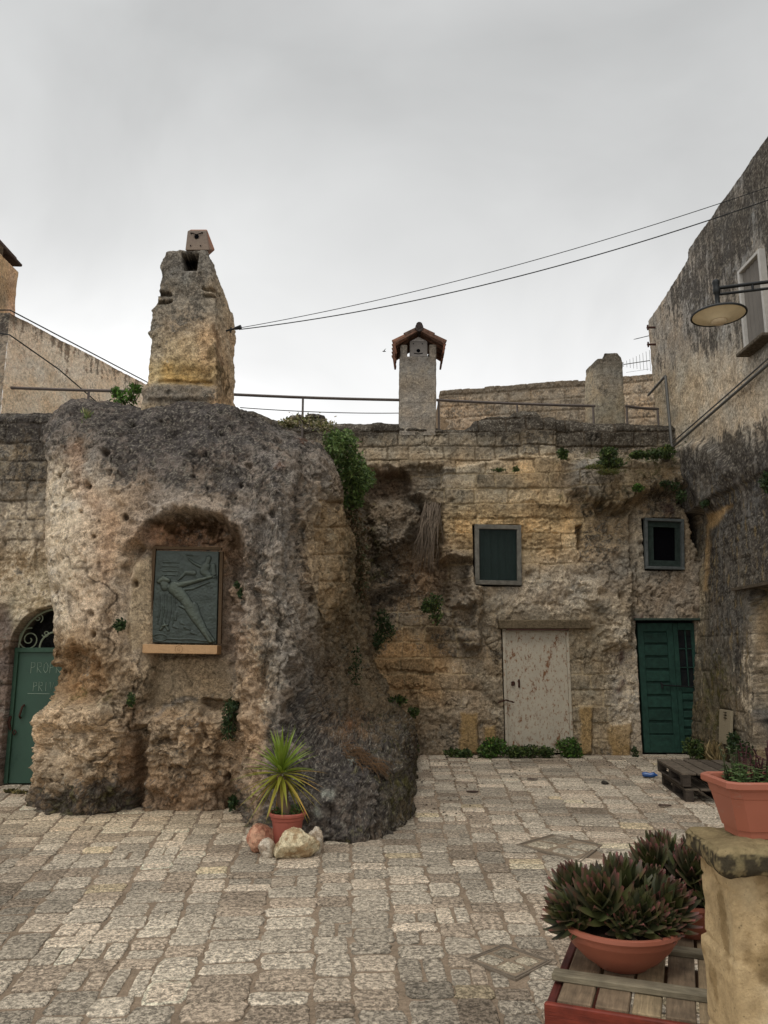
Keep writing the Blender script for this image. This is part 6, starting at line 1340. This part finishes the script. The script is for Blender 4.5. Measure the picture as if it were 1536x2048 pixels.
# ---------------------------------------------------------------- foreground bench, pillar, planters
BA = R(-21); BM = Euler((0, 0, BA)).to_matrix(); BO = Vector((.565, 2.83, 0)); ZB = .46
BN = empty('slatted_bench', BO, 'low bench of grey-brown slats with red-stained front rail beside the stone pillar', 'bench')
def L2W(x, y, z): return BO+BM@Vector((x, y, z))
def bb(b, x, y, z, sx, sy, sz, col, bev=.004, tilt=0): b.box(L2W(x+sx/2, y+sy/2, z+sz/2), (sx, sy, sz), BM@Euler((0, 0, tilt)).to_matrix(), col, bev)
x = .012
for k in range(11):
    w2 = random.uniform(.088, .112); b = MB(); c = C(*random.choice([(136,116,86),(124,104,80),(146,126,94),(116,98,76)]), 1.45)
    bb(b, x, .022, ZB-.022+random.uniform(-.002, .002), w2, 1.02, .022, c, .004, random.uniform(-.004, .004)); b.build('slat', M_WOODG, BN); x += w2+.011
M_REDW = wood_mat('red_stained_wood', .55, .3, paint=(C(92, 66, 52, 1.5), 1.32))
b = MB(); bb(b, -.03, -.002, ZB-.105, 1.3, .022, .098, C(116, 44, 26, 1.5)); b.build('front_rail', M_REDW, BN)
b = MB(); bb(b, -.026, .0215, ZB-.10, .03, .98, .09, C(88, 36, 28, 1.4)); b.build('side_rail', M_REDW, BN)
b = MB(); bb(b, 0, .50, ZB-.10, 1.2, .03, .075, C(80, 60, 44, 1.4)); bb(b, 0, .97, ZB-.10, 1.2, .03, .075, C(80, 60, 44, 1.4)); b.build('cross_rail', M_WOODG, BN)
for lx, ly in ((0.01, .03), (0.01, .92), (1.18, .03), (1.18, .92)):
    b = MB(); bb(b, lx, ly, 0, .06, .06, ZB-.1, C(96, 44, 30, 1.4)); b.build('leg', M_REDW, BN)
BC = C(124, 114, 92, 1.5)
for (y, h_, x0_, tl_) in ((.165, .024, -.03, 0), (.56, .022, .05, .0), (.90, .02, .0, 0)):
    b = MB(); bb(b, x0_, y, ZB+.001, 1.2, .062, h_, BC, .004, tl_); b.build('batten', M_WOODG, BN)
# succulent rosettes
M_ALOE = leaf_mat('succulent_leaf', .4, .06)
def rosette(b, c, axis, rad, n, seed):
    rr = random.Random(seed); axis = axis.normalized(); x = axis.orthogonal().normalized(); y = axis.cross(x)
    for i in range(n):
        t = (i+.5)/n; az = i*2.39996; el_ = R(-2+84*(1-t)**1.15+rr.uniform(-4, 4)); L_ = rad*(.62+.45*t)*rr.uniform(.92, 1.08)
        h = x*math.cos(az)+y*math.sin(az); d = (h*math.cos(el_)+axis*math.sin(el_)).normalized(); sd = axis.cross(h).normalized()
        st = c+axis*(.30*rad*(1-t)-.12*rad)+h*.04*rad; w_ = rad*.60*rr.uniform(.85, 1.1); th = w_*.22; vs = []; cs = []; fs = []; m = 6; g = rr.uniform(.75, 1.25)
        ca = C(*rr.choice([(60,68,40),(70,78,40),(54,60,40),(80,86,42)]), 1.6*g); cb = C(*rr.choice([(104,62,54),(88,66,48),(126,72,68),(80,76,48)]), 1.7*g)
        for j in range(m+1):
            s = j/m; q = st+d*L_*s+axis*(L_*.50*s*s)-h*(L_*.08*s*s)-axis*L_*.16*s; k = (.9+.2*s if s < .3 else .96*((1-s)/.7)**.75+.0)*.5
            n2 = sd.cross(d); vs += [q-sd*w_*k-n2*(-th*.5), q-n2*(th*1.5*k*2*.6)*-1*-1, q+sd*w_*k+n2*th*.5, q+n2*th*.10]
            mx_ = ss(.78, 1.0, s); cc = tuple(a_*(1-mx_)+b_*mx_ for a_, b_ in zip(ca, cb)); ce = tuple(a_*.9+b_*.22 for a_, b_ in zip(cc, cb)); cs += [ce, tuple(q_*.7 for q_ in cc), ce, cc]
        for j in range(m):
            for e in range(4): a_ = j*4; fs.append((a_+e, a_+(e+1) % 4, a_+4+(e+1) % 4, a_+4+e))
        # small marginal teeth
        b.add(vs, fs, cs)
def bowl(name_c, Rr, lab, ros, seed, hgt=.155):
    O = empty('succulent_bowl', name_c, lab, 'potted plant'); c = name_c; b = MB()
    b.lathe(c, [(0, .003), (Rr*.42, .003), (Rr*.46, .012), (Rr*.62, .035), (Rr*.80, .075), (Rr*.885, hgt*.68), (Rr*.90, hgt*.70), (Rr*.905, hgt*.72), (Rr*.925, hgt*.83), (Rr*.975, hgt*.85), (Rr, hgt*.90), (Rr*.995, hgt*.98), (Rr*.96, hgt), (Rr*.91, hgt*.985), (Rr*.88, hgt*.90), (0, hgt*.86)], 64, (1, 1, 1))
    b.build('bowl', M_TERRA2, O, True, 35)
    b = MB(); b.lathe(c, [(0, hgt*.80), (Rr*.9, hgt*.80), (Rr*.88, hgt*.89), (Rr*.4, hgt*.95), (0, hgt*.97)], 24, C(50, 38, 28, 1.2)); b.build('soil', M_MORT, O)
    for k, (dx, dy, dz, rad, ax) in enumerate(ros):
        b = MB(); p = c+Vector((dx, dy, hgt+dz*.62)); rosette(b, p, Vector(ax), rad*.98, 46, seed+k); b.tube([c+Vector((dx*.5, dy*.5, hgt*.85)), p-Vector(ax).normalized()*rad*.1], .016, 8, C(70, 56, 40, 1.2)); b.build('rosette', M_ALOE, O, True, 40)
c1 = PZ(1249, 1940, ZB); c1 = Vector((c1.x+.004, 3.14, ZB+.001))
bowl(c1, .226, 'front terracotta bowl crammed with dark green red-tipped succulent rosettes on the slatted bench',
  [(-.185,-.03,.03,.115,(-.8,-.35,.6)), (-.075,-.05,.10,.15,(-.28,-.5,1)), (.055,-.10,.05,.115,(.05,-.6,.9)), (.165,-.03,.06,.13,(.5,-.35,.8)), (-.14,.10,.10,.12,(-.3,.2,1)), (.03,.07,.12,.14,(.05,.1,1)), (.15,.11,.09,.12,(.4,.3,1)), (-.02,-.12,.035,.085,(-.1,-.7,.8)), (.12,-.12,.03,.08,(.3,-.7,.8))], 100)
c2_ = Vector((1.29, 3.47, ZB+.001))
bowl(c2_, .205, 'rear terracotta bowl of succulents half hidden behind the front one',
  [(-.15,.0,.14,.135,(-.35,-.25,1)), (-.02,-.08,.13,.135,(0,-.3,1)), (.10,-.04,.12,.135,(.4,-.2,1)), (-.08,.12,.15,.13,(-.1,.3,1)), (.08,.13,.13,.12,(.2,.3,1)), (.16,-.10,.03,.115,(.8,-.4,.6)), (.02,-.17,.05,.10,(0,-.8,.7))], 200)
# pillar with cap
PL = empty('stone_pillar', (1.2, 2.5, 0), 'yellowish limestone pillar with a black-lichened slab on top at the right edge', 'pillar')
ZP = 1.056
def pil_paint(P, u, v):
    n1 = fbm(P, 5, 4, off=5000); c = lin((178, 154, 116))*1.0*(1+.22*n1+.2*fbm(P, 30, 3, off=5010))[..., None]
    c = mixc(c, lin((198, 178, 142))*1.0, ss(.0, .4, fbm(P, 4, 3, off=5020))*.7); c = mixc(c, lin((120, 96, 60))*.9, ss(.18, .42, fbm(P, 7, 4, off=5030)+.12*(v < 1800))*.55)
    return c
def seam_hook(P):
    for zj in (.42, .60, .84): P[..., :2] = P[..., :2]+0
    k = sum(np.exp(-((P[..., 2]-zj-.01*fbm(P, 5, 2, off=5040))/.006)**2) for zj in (.50, .74, .92)); c = P.mean(1, keepdims=True); P[..., :2] += (c-P)[..., :2]*(k*.035)[..., None]
xf = 1.0
sec = lambda z, i=0.0: [Vector((xf+i, 2.385+i, z)), Vector((1.42, 2.385+i, z)), Vector((1.42, 2.64-i, z)), Vector((xf+i, 2.64-i, z))]
stack('shaft', [sec(0), sec(.73), sec(.745, .008), sec(.975, .010)], M_LIME, PL, pil_paint, .10, 5100.0, .009, seam_hook)
def cap_paint(P, u, v):
    c = lin((138, 122, 90))*.9*(1+.2*fbm(P, 9, 3, off=5200)+.25*fbm(P, 40, 3, off=5210))[..., None]
    topm = ss(1.03, 1.05, P[..., 2]); lich = ss(.40, .60, .62-.55*topm+.5*fbm(P, 14, 4, .65, 5220)+.2*fbm(P, 50, 3, off=5230)); c = mixc(c, lin((54, 50, 42))*.9, lich*.9)
    return mixc(c, lin((150, 136, 100))*.9, ss(.1, .4, fbm(P, 22, 4, .7, 5240))*.6*(1-topm*.5))
csec = lambda z, i: [Vector((.952+i, 2.335+i, z)), Vector((1.47, 2.335+i, z)), Vector((1.47, 2.66-i, z)), Vector((.97+i, 2.66-i, z))]
stack('cap_slab', [csec(.974, .026), csec(.98, .010), csec(.995, .0), csec(1.038, .0), csec(1.05, .010)], M_LIME, PL, cap_paint, .16, 5300.0, .006)
# trough planter on the pillar
TA = empty('trough_planter', (1.3, 2.5, ZP), 'orange rectangular plastic planter with green and purple leaves on the stone pillar', 'planter')
def trough(z, ins, x0=1.015, y0=2.368, wd=.65, dp=.24, ch=.026):
    x1, y1 = x0+wd-ins, y0+dp-ins; xa, ya = x0+ins, y0+ins; sk = .055   # left end skewed a little like the photo's angle
    return [Vector((xa, ya+ch, z)), Vector((xa+ch, ya, z)), Vector((x1-ch, ya, z)), Vector((x1, ya+ch, z)), Vector((x1, y1-ch, z)), Vector((x1-ch, y1, z)), Vector((xa+ch, y1, z)), Vector((xa, y1-ch, z))]
hp_ = .162; lv = [(0, .046), (.019, .044), (.021, .040), (.114, .021), (.116, .019), (.140, .014), (.142, .004), (.147, 0), (hp_, 0), (hp_+.004, .004), (hp_+.004, .012), (hp_, .018), (.132, .025)]
b = MB(); vs = []; fs = []
for z, i in lv: vs += trough(ZP+.008+z, i)
for r_i in range(len(lv)-1):
    for e in range(8): fs.append((r_i*8+e, r_i*8+(e+1) % 8, r_i*8+8+(e+1) % 8, r_i*8+8+e))
fs += [tuple(range(7, -1, -1)), tuple(range(len(vs)-8, len(vs)))]
b.add(vs, fs); b.build('trough', M_TERRA2, TA, True, 25)
b = MB(); tp = trough(ZP+.008+.138, .026); b.add(tp+[p+Vector((0, 0, .008)) for p in tp], [tuple(range(8, 16))], C(58, 44, 32, 1.3)); b.build('soil', M_MORT, TA)
def stems(spots, h, n_l, ls, cols, name, seed, elong=1.9):
    rr = random.Random(seed); b = MB()
    for (sx, sy) in spots:
        p = Vector((sx, sy, ZP+.145)); d = Vector((rr.uniform(-.35, .35), rr.uniform(-.35, .1), 1)).normalized(); hh = h*rr.uniform(.6, 1.15); pts = [p+d*hh*t+Vector((rr.uniform(-.004, .004), 0, 0)) for t in (0, .35, .7, 1)]
        b.tube(pts, .0022, 4, C(*cols[0], 1.2))
        for k in range(n_l):
            t = (k//2+.6)/(n_l/2); q = p+d*hh*min(t, 1); az = (k//2)*1.57+(k % 2)*math.pi+rr.uniform(-.3, .3); a = Vector((math.cos(az), math.sin(az), rr.uniform(.05, .6))).normalized(); l = ls*rr.uniform(.7, 1.25)*(1.1-.4*t); s_ = a.cross(Vector((0, 0, 1))).normalized()*l/elong*.5; nn = Vector((0, 0, -l*.10)); c = C(*rr.choice(cols), 1.9*rr.uniform(.75, 1.3))
            v_ = [q, q+a*l*.3+s_*.9, q+a*l*.65+s_*.8+nn, q+a*l+nn*2.2, q+a*l*.65-s_*.8+nn, q+a*l*.3-s_*.9, q+a*l*.5+nn*1.4]; b.add(v_, [(0, 1, 6), (1, 2, 6), (2, 3, 6), (3, 4, 6), (4, 5, 6), (5, 0, 6)], c)
    b.build(name, M_LEAF, TA)
rr = random.Random(77)
stems([(rr.uniform(1.08, 1.28), rr.uniform(2.42, 2.57)) for _ in range(48)], .066, 10, .028, [(82,102,54),(96,118,62),(70,92,46)], 'green_plant', 1)
stems([(1.085+.01*k, 2.55) for k in range(5)], .12, 12, .020, [(96,104,70),(84,96,60)], 'green_plant', 4, 2.2)
stems([(rr.uniform(1.12, 1.5), rr.uniform(2.50, 2.58)) for _ in range(70)], .115, 14, .024, [(84,44,46),(70,40,44),(96,56,54),(60,48,40)], 'purple_plant', 2, 2.6)
